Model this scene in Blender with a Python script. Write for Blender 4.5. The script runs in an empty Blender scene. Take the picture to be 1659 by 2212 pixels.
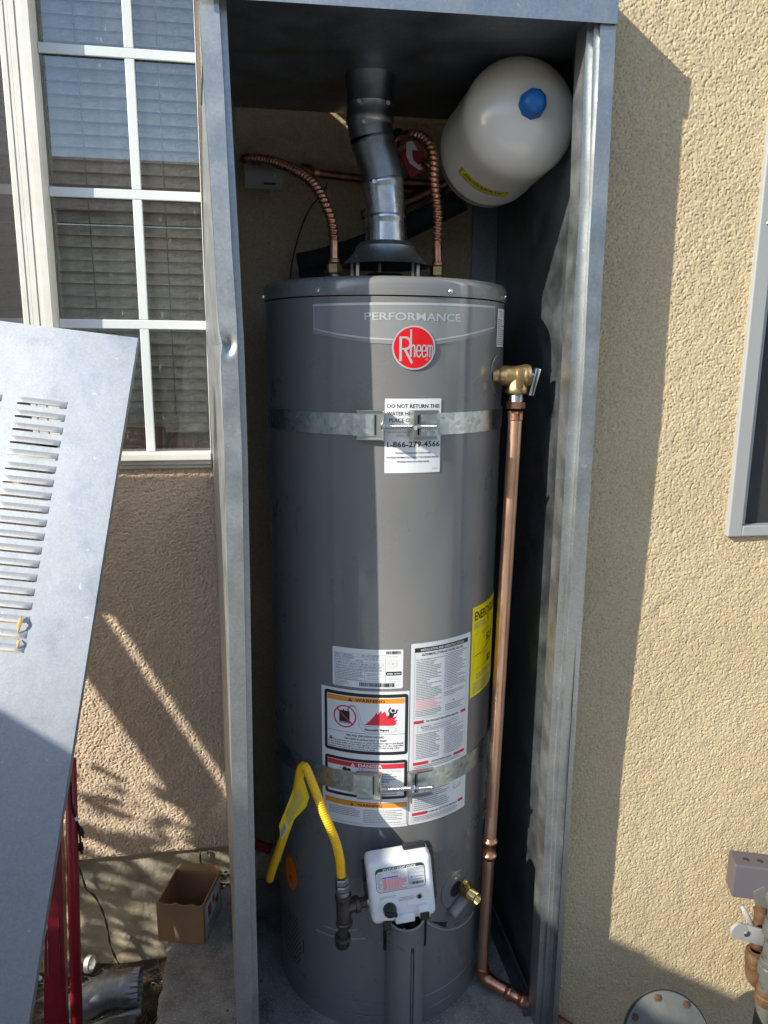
import bpy, math, random
import numpy as np
from mathutils import Vector, Matrix
random.seed(7)
rng = np.random.default_rng(11)
S = bpy.context.scene
COL = S.collection
R_ = math.radians

# ------------------------------------------------------------------ camera
# focal length in pixels of a 1659 x 2212 picture, camera fitted to the photograph
F = 1636.0
CAM = Vector((-.2413, -1.4883, 1.3314))
pit, yaw, rol = R_(11.757), R_(9.262), R_(.458)
fw = Vector((math.sin(yaw)*math.cos(pit), math.cos(yaw)*math.cos(pit), -math.sin(pit)))
rt0 = Vector((math.cos(yaw), -math.sin(yaw), 0)); up0 = rt0.cross(fw)
rt = rt0*math.cos(rol) + up0*math.sin(rol); up = up0*math.cos(rol) - rt0*math.sin(rol)
cd = bpy.data.cameras.new('camera'); cam = bpy.data.objects.new('camera', cd); COL.objects.link(cam)
cd.sensor_fit = 'VERTICAL'; cd.sensor_height = 24.0; cd.lens = F/2212*24.0
cd.clip_start = .02; cd.clip_end = 500
m = Matrix((rt, up, -fw)).transposed().to_4x4(); m.translation = CAM; cam.matrix_world = m
S.camera = cam
def ray(x, y): return fw + rt*((x-829.5)/F) - up*((y-1106)/F)
def aY(x, y, Y): d = ray(x, y); return CAM + d*((Y-CAM.y)/d.y)      # photo point on the plane Y
def aZ(x, y, Z): d = ray(x, y); return CAM + d*((Z-CAM.z)/d.z)
def aD(x, y, D): return CAM + ray(x, y)*D

# ------------------------------------------------------------------ world, sun, exposure
SUN = Vector((2.2, 1.0, -1.3)).normalized()                         # direction the light travels
w = bpy.data.worlds.new('World'); S.world = w; w.use_nodes = True
nt = w.node_tree; bg = nt.nodes['Background']
sky = nt.nodes.new('ShaderNodeTexSky'); sky.sky_type = 'NISHITA'; sky.sun_disc = False
sky.sun_elevation = math.asin(-SUN.z); sky.sun_rotation = math.atan2(-SUN.x, -SUN.y)
sky.altitude = 0; sky.air_density = 1.0; sky.dust_density = .6; sky.ozone_density = 1.0
nt.links.new(sky.outputs[0], bg.inputs[0]); bg.inputs[1].default_value = .15
sl = bpy.data.lights.new('sun', 'SUN'); sl.energy = 4.3; sl.angle = R_(.53); sl.color = (1, .93, .80)
so = bpy.data.objects.new('sun', sl); COL.objects.link(so)
so.rotation_euler = (-SUN).to_track_quat('Z', 'Y').to_euler(); so.location = (-4, -3, 5)
S.view_settings.view_transform = 'Standard'; S.view_settings.look = 'None'
S.view_settings.gamma = 1; S.view_settings.use_curve_mapping = False; S.view_settings.exposure = .92
S.render.engine = 'CYCLES'
S.cycles.max_bounces = 8

# ------------------------------------------------------------------ materials
def mat(name, col=(.5,.5,.5), rough=.5, metal=0.0, **k):
    m = bpy.data.materials.new(name); m.use_nodes = True
    b = m.node_tree.nodes['Principled BSDF']
    b.inputs['Base Color'].default_value = (*col, 1); b.inputs['Roughness'].default_value = rough
    b.inputs['Metallic'].default_value = metal
    for kk, v in k.items():
        b.inputs[kk.replace('_', ' ')].default_value = v
    return m
def N(m, t, **k):
    n = m.node_tree.nodes.new(t)
    for a, v in k.items():
        if a in n.inputs: n.inputs[a].default_value = v
        else: setattr(n, a, v)
    return n
def L(m, a, b): m.node_tree.links.new(a, b)
def coord(m, scale=(1,1,1), kind='Object'):
    tc = N(m, 'ShaderNodeTexCoord'); mp = N(m, 'ShaderNodeMapping'); mp.inputs['Scale'].default_value = scale
    L(m, tc.outputs[kind], mp.inputs[0]); return mp.outputs[0]
def noise(m, v, scale, detail=4, rough=.55):
    n = N(m, 'ShaderNodeTexNoise'); n.inputs['Scale'].default_value = scale; n.inputs['Detail'].default_value = detail
    n.inputs['Roughness'].default_value = rough; L(m, v, n.inputs['Vector']); return n.outputs[0]
def ramp(m, f, stops):
    r = N(m, 'ShaderNodeValToRGB'); e = r.color_ramp.elements
    while len(e) < len(stops): e.new(.5)
    for i, (p, c) in enumerate(stops):
        e[i].position = p; e[i].color = (*c, 1) if len(c) == 3 else c
    L(m, f, r.inputs[0]); return r.outputs[0]
def g(v): return (v, v, v)
def bsdf(m): return m.node_tree.nodes['Principled BSDF']
def bump(m, f, strength=.3, dist=.001):
    b = N(m, 'ShaderNodeBump'); b.inputs['Strength'].default_value = strength; b.inputs['Distance'].default_value = dist
    L(m, f, b.inputs['Height']); L(m, b.outputs[0], bsdf(m).inputs['Normal'])
def mixc(m, f, a, b, mode='MIX'):
    x = N(m, 'ShaderNodeMix'); x.data_type = 'RGBA'; x.blend_type = mode
    if isinstance(f, (int, float)): x.inputs[0].default_value = f
    else: L(m, f, x.inputs[0])
    for i, c in ((6, a), (7, b)):
        if isinstance(c, tuple): x.inputs[i].default_value = (*c, 1)
        else: L(m, c, x.inputs[i])
    return x.outputs[2]

def stucco_mat(name, c1, c2, stain=True):
    m = mat(name, c1, .92); v = coord(m)
    base = mixc(m, ramp(m, noise(m, v, 3.5, 5), [(.35, g(0)), (.68, g(1))]), c1, c2)
    fine = ramp(m, noise(m, v, 260, 3, .6), [(.3, g(.78)), (.7, g(1.1))])
    base = mixc(m, 1.0, base, fine, 'MULTIPLY')
    if stain:
        st = ramp(m, noise(m, v, 9, 6, .65), [(.60, g(1)), (.80, (.55, .52, .48))])
        base = mixc(m, .7, base, st, 'MULTIPLY')
    L(m, base, bsdf(m).inputs['Base Color'])
    bump(m, noise(m, v, 420, 4, .7), .55, .0012)
    return m
M = {}
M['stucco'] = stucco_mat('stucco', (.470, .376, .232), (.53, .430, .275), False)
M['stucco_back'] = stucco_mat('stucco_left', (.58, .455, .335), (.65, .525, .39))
M['stucco_shaded'] = stucco_mat('stucco_cabinet_shade', (.36, .275, .175), (.43, .335, .22))  # same wall stucco, shade inside the cabinet put into a darker colour
m = M['foundation'] = mat('foundation', (.36, .32, .24), .95); v = coord(m)
c = mixc(m, ramp(m, noise(m, v, 7, 7, .65), [(.35, g(0)), (.65, g(1))]), (.25, .23, .18), (.44, .39, .28))
L(m, c, bsdf(m).inputs['Base Color']); bump(m, noise(m, v, 55, 8, .7), .9, .006)

def galv(name, tint=(.41, .43, .44), rough=.46, spec=.07, scale=260, cl=.06, sp=.7):
    m = mat(name, tint, rough, 1.0); v = coord(m)
    vo = N(m, 'ShaderNodeTexVoronoi'); vo.inputs['Scale'].default_value = scale; L(m, v, vo.inputs['Vector'])
    a = ramp(m, vo.outputs['Color'], [(.15, tuple(t*(1-spec) for t in tint)), (.85, tuple(min(1, t*(1+spec)) for t in tint))])
    cloud = ramp(m, noise(m, v, 11, 6, .6), [(.3, g(1-cl)), (.7, g(1+cl*.4))])
    base = mixc(m, 1.0, a, cloud, 'MULTIPLY')
    spots = ramp(m, noise(m, v, 95, 2, .5), [(.70, g(0)), (.76, g(1))])
    base = mixc(m, spots, base, tuple(min(1, t*1.35) for t in tint))
    scr = ramp(m, noise(m, coord(m, (3, 3, 90)), 14, 3, .6), [(.66, g(0)), (.78, g(.5))])
    base = mixc(m, scr, base, (.33, .35, .37))
    L(m, base, bsdf(m).inputs['Base Color'])
    ro = ramp(m, noise(m, v, 16, 5, .6), [(.3, g(rough*.8)), (.72, g(rough*1.3))]); L(m, ro, bsdf(m).inputs['Roughness'])
    bump(m, noise(m, v, 6, 3, .5), .35, .006)
    return m
M['galv'] = galv('galvanised_steel')
M['galv_shaded'] = galv('galvanised_inside_shade', (.23, .255, .28), .5, .10, 300)  # same galvanised steel, cabinet shade put into a darker tint
M['galv_door'] = galv('galvanised_door', (.31, .335, .37), .54, .06, 340, .02)
M['louver'] = galv('louver_steel', (.40, .41, .41), .5, .05, 300, .05); bsdf(M['louver']).inputs['Metallic'].default_value = .55
M['galv_strap'] = galv('galvanised_strap', (.60, .66, .66), .34, .2, 120)
M['zinc'] = mat('zinc', (.50, .51, .48), .36, 1.0)
M['steel'] = mat('bright_steel', (.66, .68, .70), .24, 1.0)
m = M['duct'] = mat('duct_steel', (.62, .66, .71), .2, 1.0); v = coord(m)
c = ramp(m, noise(m, v, 22, 5, .6), [(.3, (.48, .51, .56)), (.7, (.72, .75, .79))]); L(m, c, bsdf(m).inputs['Base Color'])
r = ramp(m, noise(m, v, 30, 4), [(.3, g(.16)), (.7, g(.34))]); L(m, r, bsdf(m).inputs['Roughness'])
m = M['heater'] = mat('heater_paint', (.2, .2, .2), .30); m.node_tree.nodes['Principled BSDF'].inputs['Coat Weight'].default_value = .8
v = coord(m); bsdf(m).inputs['Coat Roughness'].default_value = .09
c = mixc(m, ramp(m, noise(m, v, 8, 5), [(.35, g(0)), (.7, g(1))]), (.158, .158, .158), (.175, .174, .172))
sc = ramp(m, noise(m, coord(m, (30, 30, 6)), 6, 4, .7), [(.73, g(0)), (.79, g(.35))])
c = mixc(m, sc, c, (.42, .40, .37)); L(m, c, bsdf(m).inputs['Base Color'])
bump(m, noise(m, coord(m, (1, 1, .35)), 7, 2), .25, .005)
rr_ = ramp(m, noise(m, v, 10, 6, .65), [(.35, g(.24)), (.7, g(.44))]); L(m, rr_, bsdf(m).inputs['Roughness'])
cr_ = ramp(m, noise(m, coord(m, (2, 2, 1)), 14, 5, .7), [(.4, g(.05)), (.75, g(.28))]); L(m, cr_, bsdf(m).inputs['Coat Roughness'])
m = M['duct_shaded'] = mat('shaded_duct', (.3, .31, .33), .36, 1.0); v = coord(m); c = ramp(m, noise(m, v, 26, 5, .6), [(.3, (.20, .205, .22)), (.7, (.36, .375, .40))]); L(m, c, bsdf(m).inputs['Base Color'])  # elbow and collar steel, dark ceiling's reflection put into the colour
M['heater_edge'] = mat('heater_edge', (.26, .256, .25), .35)
M['black'] = mat('black_plastic', (.012, .012, .013), .38)
M['rubber'] = mat('black_foam', (.010, .010, .012), .9)
M['dark'] = mat('dark_cavity', (.01, .01, .01), .9)
M['white_plastic'] = mat('white_plastic', (.74, .75, .76), .35)
M['tank'] = mat('tank_paint', (.62, .60, .56), .20, Coat_Weight=.3, Coat_Roughness=.05)
M['blue'] = mat('blue_cap', (.004, .11, .38), .42)
m = M['copper'] = mat('copper', (.62, .27, .16), .27, 1.0); v = coord(m)
c = ramp(m, noise(m, v, 18, 6, .65), [(.28, (.33, .14, .085)), (.5, (.60, .29, .19)), (.78, (.74, .40, .27))]); L(m, c, bsdf(m).inputs['Base Color'])
r = ramp(m, noise(m, v, 60, 4), [(.3, g(.20)), (.7, g(.42))]); L(m, r, bsdf(m).inputs['Roughness'])
m = M['copper_pipe'] = mat('copper_pipe', (.7, .37, .26), .36, 1.0); v = coord(m)
c = ramp(m, noise(m, coord(m, (8, 8, 1.5)), 6, 4, .6), [(.3, (.70, .41, .28)), (.7, (.84, .54, .39))]); L(m, c, bsdf(m).inputs['Base Color'])
r = ramp(m, noise(m, v, 25, 3), [(.3, g(.30)), (.7, g(.42))]); L(m, r, bsdf(m).inputs['Roughness'])
m = M['copper_old'] = mat('old_copper', (.2, .09, .06), .5, 1.0); v = coord(m)
c = ramp(m, noise(m, v, 30, 6, .7), [(.3, (.10, .045, .03)), (.7, (.34, .17, .11))]); L(m, c, bsdf(m).inputs['Base Color'])
m = M['brass'] = mat('brass', (.62, .44, .18), .42, 1.0); v = coord(m)
c = ramp(m, noise(m, v, 40, 4, .6), [(.3, (.36, .25, .12)), (.7, (.62, .45, .22))]); L(m, c, bsdf(m).inputs['Base Color'])
bump(m, noise(m, v, 500, 3), .3, .0006)
M['brass_bright'] = mat('bright_brass', (.86, .66, .22), .15, 1.0)
M['thread'] = mat('galvanised_thread', (.38, .42, .42), .4, 1.0)
m = M['iron'] = mat('black_iron', (.09, .075, .07), .45, .7); v = coord(m)
c = ramp(m, noise(m, v, 35, 6, .7), [(.35, (.055, .05, .05)), (.55, (.11, .09, .08)), (.75, (.24, .18, .15))]); L(m, c, bsdf(m).inputs['Base Color'])
bump(m, noise(m, v, 160, 4), .4, .001)
M['yellow'] = mat('yellow_coating', (.84, .47, .008), .34)
M['yellow_tag'] = mat('yellow_tag', (.86, .68, .015), .4)
M['paper'] = mat('paper', (.70, .72, .73), .42)
M['paper_grey'] = mat('grey_paper', (.52, .55, .60), .42)
M['tag_paper'] = mat('grey_tag', (.26, .26, .27), .6)  # even dark grey paper of the pipe tag
M['ink'] = mat('ink', (.018, .018, .02), .45)
M['grey_ink'] = mat('grey_ink', (.27, .28, .29), .5)
M['red_ink'] = mat('red_ink', (.58, .03, .05), .42)
M['pink_ink'] = mat('pink_ink', (.86, .28, .32), .5)
M['blue_ink'] = mat('blue_ink', (.07, .18, .60), .5)
M['orange_ink'] = mat('orange_ink', (.80, .28, .025), .42)
M['green_ink'] = mat('dark_green_ink', (.01, .055, .04), .45)
M['yellow_paper'] = mat('yellow_paper', (.86, .74, .0), .35)
M['orange_label'] = mat('orange_sticker', (.80, .17, .01), .45)
M['badge_red'] = mat('badge_red', (.60, .008, .012), .25)
M['badge_silver'] = mat('badge_silver', (.50, .52, .54), .3, .35)
M['decal'] = mat('decal_panel', (.27, .275, .28), .2, .2)
M['vinyl'] = mat('white_vinyl', (.78, .77, .73), .4)
m = M['vinyl']; v = coord(m); c = ramp(m, noise(m, v, 12, 6, .6), [(.3, (.55, .54, .49)), (.62, (.66, .65, .61))]); L(m, c, bsdf(m).inputs['Base Color'])
M['muntin'] = mat('muntin_paint', (.56, .60, .61), .4)
m = M['slat'] = mat('blind_slat', (.42, .40, .34), .6); v = coord(m)
c = mixc(m, ramp(m, noise(m, coord(m, (1, 1, 2.2)), 24, 6, .7), [(.38, g(0)), (.66, g(1))]), (.80, .76, .62), (.30, .27, .21))
c = mixc(m, ramp(m, noise(m, v, 5, 3, .6), [(.66, g(0)), (.74, g(.8))]), c, (.35, .22, .06)); L(m, c, bsdf(m).inputs['Base Color'])
M['cord'] = mat('blind_cord', (.16, .15, .13), .8)
M['room'] = mat('room', (.06, .055, .05), .9)
m = M['brick'] = mat('old_brick', (.32, .10, .06), .85); v = coord(m)
c = ramp(m, noise(m, v, 40, 5, .7), [(.3, (.16, .05, .035)), (.6, (.36, .13, .08)), (.75, (.45, .30, .25))]); L(m, c, bsdf(m).inputs['Base Color'])
m = M['slab'] = mat('concrete', (.3, .29, .27), .93); v = coord(m)
c = mixc(m, ramp(m, noise(m, v, 9, 8, .68), [(.36, g(0)), (.64, g(1))]), (.12, .11, .095), (.32, .295, .26))
c = mixc(m, ramp(m, noise(m, v, 260, 2, .5), [(.56, g(0)), (.7, g(.7))]), c, (.46, .44, .40))
c = mixc(m, ramp(m, noise(m, v, 42, 3, .5), [(.70, g(0)), (.74, g(.85))]), c, (.035, .03, .028)); L(m, c, bsdf(m).inputs['Base Color'])
bump(m, noise(m, v, 150, 6, .7), .7, .002)
m = M['added_paving'] = mat('bounce_paving', (.46, .43, .38), .9); v = coord(m)
c = ramp(m, noise(m, v, 3, 6, .6), [(.3, (.48, .45, .39)), (.7, (.62, .58, .51))]); L(m, c, bsdf(m).inputs['Base Color'])
m = M['dirt'] = mat('dirt', (.09, .07, .05), 1.0); v = coord(m)
c = ramp(m, noise(m, v, 22, 8, .7), [(.35, (.035, .027, .02)), (.6, (.10, .075, .05)), (.75, (.2, .16, .11))]); L(m, c, bsdf(m).inputs['Base Color'])
bump(m, noise(m, v, 60, 8, .75), 1.0, .015)
m = M['cardboard'] = mat('cardboard', (.30, .175, .085), .8); v = coord(m)
c = mixc(m, ramp(m, noise(m, v, 14, 5), [(.35, g(0)), (.7, g(1))]), (.27, .155, .075), (.34, .205, .105)); L(m, c, bsdf(m).inputs['Base Color'])
m = M['red_metal'] = mat('red_paint', (.30, .012, .03), .35); v = coord(m)
c = mixc(m, ramp(m, noise(m, coord(m, (5, 5, 1)), 22, 6, .7), [(.66, g(0)), (.76, g(.55))]), (.30, .014, .032), (.45, .22, .22)); L(m, c, bsdf(m).inputs['Base Color'])
m = M['rust'] = mat('rusty_pipe', (.4, .2, .05), .75, .2); v = coord(m)
c = ramp(m, noise(m, v, 26, 7, .7), [(.3, (.035, .018, .010)), (.5, (.095, .048, .018)), (.7, (.14, .10, .06))]); L(m, c, bsdf(m).inputs['Base Color'])
bump(m, noise(m, v, 120, 5), .5, .001)
m = M['painted_pipe'] = mat('grey_painted_pipe', (.42, .43, .38), .5, .1); v = coord(m)
c = mixc(m, ramp(m, noise(m, v, 24, 6, .72), [(.54, g(0)), (.64, g(1))]), (.088, .094, .085), (.055, .026, .013)); L(m, c, bsdf(m).inputs['Base Color'])
m = M['meter_paint'] = mat('meter_paint', (.34, .35, .33), .55, .2); v = coord(m)
c = ramp(m, noise(m, v, 16, 7, .7), [(.3, (.085, .09, .08)), (.65, (.135, .14, .13))]); L(m, c, bsdf(m).inputs['Base Color'])
bump(m, noise(m, v, 200, 4), .3, .0008)
M['bracket'] = mat('bracket_paint', (.115, .107, .122), .45, .3)
M['old_duct'] = galv('old_grey_duct', (.36, .38, .39), .5, .1, 120); 
M['vine'] = mat('dry_vine', (.07, .05, .03), .9)
M['leaf'] = mat('dry_leaf', (.55, .33, .10), .7)
M['siding'] = mat('neighbour_siding', (.55, .49, .39), .8)
M['roof_tile'] = mat('neighbour_roof', (.16, .11, .08), .9)
M['wood'] = mat('weathered_wood', (.22, .16, .10), .85)
M['win_grey'] = mat('grey_frame', (.33, .34, .34), .42, .2)

def see_through(name, col, alpha, rough=.5):
    m = bpy.data.materials.new(name); m.use_nodes = True; t = m.node_tree; t.nodes.clear()
    o = t.nodes.new('ShaderNodeOutputMaterial'); mx = t.nodes.new('ShaderNodeMixShader')
    tr = t.nodes.new('ShaderNodeBsdfTransparent'); b = t.nodes.new('ShaderNodeBsdfPrincipled')
    b.inputs['Base Color'].default_value = (*col, 1); b.inputs['Roughness'].default_value = rough
    t.links.new(tr.outputs[0], mx.inputs[1]); t.links.new(b.outputs[0], mx.inputs[2]); t.links.new(mx.outputs[0], o.inputs[0])
    mx.inputs[0].default_value = alpha
    return m, mx
M['screen'], mx = see_through('insect_screen', (.035, .034, .036), .62, .6)
mm = M['screen']; v = coord(mm, (1, 1, 1)); wv = []
for dr in ('X', 'Z'):
    n = N(mm, 'ShaderNodeTexWave'); n.bands_direction = dr; n.inputs['Scale'].default_value = 220; L(mm, v, n.inputs[0]); wv.append(n.outputs['Fac'])
mxx = N(mm, 'ShaderNodeMath', operation='MAXIMUM'); L(mm, wv[0], mxx.inputs[0]); L(mm, wv[1], mxx.inputs[1])
mr = N(mm, 'ShaderNodeMapRange'); L(mm, mxx.outputs[0], mr.inputs[0]); mr.inputs[3].default_value = .3; mr.inputs[4].default_value = .85
L(mm, mr.outputs[0], mx.inputs[0])
M['bag'], _ = see_through('clear_bag', (.75, .75, .78), .22, .15)
def glass(name, tint=(.97, .98, .98), ior=1.55):
    m = bpy.data.materials.new(name); m.use_nodes = True; t = m.node_tree; t.nodes.clear()
    o = t.nodes.new('ShaderNodeOutputMaterial'); mx = t.nodes.new('ShaderNodeMixShader')
    tr = t.nodes.new('ShaderNodeBsdfTransparent'); tr.inputs[0].default_value = (*tint, 1)
    gl = t.nodes.new('ShaderNodeBsdfGlossy'); gl.inputs['Roughness'].default_value = .0
    fr = t.nodes.new('ShaderNodeFresnel'); fr.inputs[0].default_value = ior
    ml = t.nodes.new('ShaderNodeMath'); ml.operation = 'MULTIPLY_ADD'; ml.inputs[1].default_value = 4.0; ml.inputs[2].default_value = .01; ml.use_clamp = True
    t.links.new(fr.outputs[0], ml.inputs[0]); t.links.new(ml.outputs[0], mx.inputs[0])
    t.links.new(tr.outputs[0], mx.inputs[1]); t.links.new(gl.outputs[0], mx.inputs[2])
    dr = t.nodes.new('ShaderNodeBsdfDiffuse'); dr.inputs[0].default_value = (.5, .5, .48, 1)   # dust film and drip marks
    m2 = t.nodes.new('ShaderNodeMixShader'); nz = noise(m, coord(m, (60, 60, 14)), 3.0, 4, .6)
    rr = ramp(m, nz, [(.35, g(.015)), (.66, g(.05)), (.8, g(.6))]); t.links.new(rr, m2.inputs[0])
    t.links.new(mx.outputs[0], m2.inputs[1]); t.links.new(dr.outputs[0], m2.inputs[2]); t.links.new(m2.outputs[0], o.inputs[0])
    return m
M['glass'] = glass('window_glass')

# ------------------------------------------------------------------ mesh helpers
ROOTS = {}
class MB:
    def __init__(s): s.v = []; s.f = []; s.mi = []; s.mats = []
    def add(s, vs, fs, m=None):
        if m is None: k = 0
        else:
            if m not in s.mats: s.mats.append(m)
            k = s.mats.index(m)
        o = len(s.v); s.v += [tuple(p) for p in vs]
        for f in fs: s.f.append([i+o for i in f]); s.mi.append(k)
        return s
    def box(s, a, b, m=None, M4=None):
        x0, y0, z0 = a; x1, y1, z1 = b
        vs = [(x0,y0,z0),(x1,y0,z0),(x1,y1,z0),(x0,y1,z0),(x0,y0,z1),(x1,y0,z1),(x1,y1,z1),(x0,y1,z1)]
        if M4 is not None: vs = [M4 @ Vector(p) for p in vs]
        return s.add(vs, [(0,3,2,1),(4,5,6,7),(0,1,5,4),(1,2,6,5),(2,3,7,6),(3,0,4,7)], m)
    def bbox(s, a, b, r, m=None, M4=None):                          # box with chamfered edges
        import bmesh
        bm = bmesh.new(); bmesh.ops.create_cube(bm, size=1)
        for q in bm.verts: q.co = Vector([(a[i]+b[i])/2 + q.co[i]*(b[i]-a[i]) for i in range(3)])
        bmesh.ops.bevel(bm, geom=bm.edges[:], offset=r, segments=2, affect='EDGES', profile=.5)
        bm.verts.index_update()
        vs = [(M4 @ q.co if M4 is not None else q.co.copy()) for q in bm.verts]; fs = [[q.index for q in f.verts] for f in bm.faces]
        bm.free(); return s.add(vs, fs, m)
    def hexa(s, p, m=None):                                          # eight corner points
        return s.add(p, [(0,3,2,1),(4,5,6,7),(0,1,5,4),(1,2,6,5),(2,3,7,6),(3,0,4,7)], m)
    def lathe(s, prof, o, ax, seg=32, m=None, a0=0, a1=2*math.pi, x0=None):
        o = Vector(o); ax = Vector(ax).normalized()
        e1 = Vector(x0).normalized() if x0 is not None else ax.orthogonal().normalized(); e2 = ax.cross(e1)
        full = abs(a1-a0-2*math.pi) < 1e-6; n = seg if full else seg+1
        vs = []
        for r, h in prof:
            for i in range(n):
                t = a0+(a1-a0)*i/seg; vs.append(o + ax*h + (e1*math.cos(t)+e2*math.sin(t))*r)
        fs = []
        for j in range(len(prof)-1):
            for i in range(seg):
                k = (i+1) % n; fs.append((j*n+i, j*n+k, (j+1)*n+k, (j+1)*n+i))
        return s.add(vs, fs, m)
    def cyl(s, a, b, r, seg=20, m=None, r2=None):
        a = Vector(a); b = Vector(b); h = (b-a).length; r2 = r if r2 is None else r2
        return s.lathe([(0, 0), (r, 0), (r, 0), (r2, h), (r2, h), (0, h)], a, b-a, seg, m)
    def tube(s, pts, rad, seg=12, m=None, cap=True):
        pts = [Vector(p) for p in pts]; n = len(pts)
        t0 = (pts[1]-pts[0]).normalized(); e = t0.orthogonal().normalized(); vs = []
        for i, p in enumerate(pts):
            t = (pts[min(i+1, n-1)]-pts[max(i-1, 0)]).normalized(); e = (e - t*e.dot(t)).normalized(); f = t.cross(e)
            for k in range(seg):
                a = 2*math.pi*k/seg; r = rad(i, a) if callable(rad) else rad
                vs.append(p + (e*math.cos(a)+f*math.sin(a))*r)
        fs = [(i*seg+k, i*seg+(k+1) % seg, (i+1)*seg+(k+1) % seg, (i+1)*seg+k) for i in range(n-1) for k in range(seg)]
        if cap: fs += [tuple(range(seg))[::-1], tuple((n-1)*seg+k for k in range(seg))]
        return s.add(vs, fs, m)
    def build(s, name, m=None, parent=None, smooth=False, auto=None, label=None):
        me = bpy.data.meshes.new(name); off = Vector(parent['_o']) if parent is not None and '_o' in parent else None
        vs = s.v if off is None else [(p[0]-off.x, p[1]-off.y, p[2]-off.z) for p in s.v]
        me.from_pydata(vs, [], s.f)
        if s.mats:
            for q in s.mats: me.materials.append(q)
            me.polygons.foreach_set('material_index', s.mi)
        else: me.materials.append(m)
        if smooth:
            me.polygons.foreach_set('use_smooth', [True]*len(me.polygons))
            if auto is not None: me.set_sharp_from_angle(angle=R_(auto))
        me.update()
        o = bpy.data.objects.new(name, me); COL.objects.link(o)
        if parent is not None: o.parent = parent; o['_o'] = parent['_o'] if '_o' in parent else (0, 0, 0)
        else: o['_o'] = (0, 0, 0)
        if label: o['label'] = label
        return o
def thing(name, label, cat, loc=(0, 0, 0), group=None):
    o = bpy.data.objects.new(name, None); COL.objects.link(o); o.location = loc; o.empty_display_size = .05
    o['_o'] = tuple(loc); o['label'] = label; o['category'] = cat
    if group: o['group'] = group
    return o
def tag(o, label, cat, group=None):
    o['label'] = label; o['category'] = cat
    if group: o['group'] = group
    return o
def struct(o): o['kind'] = 'structure'; return o
def spline(pts, step=.004):
    pts = [Vector(p) for p in pts]; P = [pts[0]*2-pts[1]] + pts + [pts[-1]*2-pts[-2]]; out = []
    for i in range(1, len(P)-2):
        a, b, c, d = P[i-1:i+3]; n = 24
        for k in range(n):
            t = k/n; out.append(.5*((2*b)+(-a+c)*t+(2*a-5*b+4*c-d)*t*t+(-a+3*b-3*c+d)*t**3))
    out.append(pts[-1]); res = [out[0]]; acc = 0
    L_ = [0]
    for i in range(1, len(out)): L_.append(L_[-1]+(out[i]-out[i-1]).length)
    n = max(2, int(L_[-1]/step)); j = 0; res = []
    for k in range(n+1):
        s = L_[-1]*k/n
        while j < len(out)-2 and L_[j+1] < s: j += 1
        u = (s-L_[j])/max(1e-9, L_[j+1]-L_[j]); res.append(out[j].lerp(out[j+1], min(1, max(0, u))))
    return res
def nut(mb, o, ax, r, h, m=None):
    return mb.lathe([(0, 0), (r*.93, 0), (r, h*.1), (r, h*.9), (r*.93, h), (0, h)], o, ax, 6, m)

# ------------------------------------------------------------------ stucco relief (real geometry, not paint)
def relief(nx, nz, res, grain, amp):
    def band(sc):
        a = rng.standard_normal((nz, nx)); f = np.fft.rfft2(a)
        kz = np.fft.fftfreq(nz)[:, None]; kx = np.fft.rfftfreq(nx)[None, :]
        k = np.sqrt(kx*kx+kz*kz)*2*math.pi; s = sc/res
        f *= np.exp(-.5*(k*s*.42)**2) - np.exp(-.5*(k*s*.75)**2)
        h = np.fft.irfft2(f, s=(nz, nx)); return h/h.std()
    base = .22*band(grain*9) + .12*np.tanh(band(grain*2.6))
    if grain > .012: return (base + np.tanh(band(grain)) + .5*band(grain*.5))*amp
    h = np.full((nz, nx), -.6); k = grain/res                         # sprayed grains: overlapping round lumps
    ng = int(nx*nz/(k*k)*2.6)
    gx = rng.uniform(0, nx, ng); gz = rng.uniform(0, nz, ng); gr = k*rng.choice([.42, .55, .7, .9], ng, p=[.35, .35, .2, .1]); gh = rng.uniform(-.3, .5, ng)
    ix = gx.astype(int); iz = gz.astype(int); W_ = int(k*.9)+2
    for dz in range(-W_, W_+1):
        for dx in range(-W_, W_+1):
            x = ix+dx; z = iz+dz; d2 = (x-gx)**2+(z-gz)**2; ok = (d2 < gr*gr) & (x >= 0) & (x < nx) & (z >= 0) & (z < nz)
            v = gh[ok] + 1.5*np.sqrt(gr[ok]**2-d2[ok])/k
            np.maximum.at(h, (z[ok], x[ok]), v)
    return (h + base)*amp
def stucco_sheet(mb, x0, x1, z0, z1, Y, res, grain, amp, m, hole=None):
    nx = int((x1-x0)/res)+1; nz = int((z1-z0)/res)+1
    X, Z = np.meshgrid(np.linspace(x0, x1, nx), np.linspace(z0, z1, nz)); H = relief(nx, nz, res, grain, amp)
    vs = np.stack([X, Y-H, Z], -1).reshape(-1, 3); I = np.arange(nx*nz).reshape(nz, nx)
    fs = np.stack([I[:-1, :-1], I[:-1, 1:], I[1:, 1:], I[1:, :-1]], -1)
    if hole:
        cx = (X[:-1, :-1]+X[1:, 1:])/2; cz = (Z[:-1, :-1]+Z[1:, 1:])/2
        keep = ~((cx > hole[0]) & (cx < hole[1]) & (cz > hole[2]) & (cz < hole[3])); fs = fs[keep]
    return mb.add(map(tuple, vs), fs.reshape(-1, 4).tolist(), m)

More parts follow.
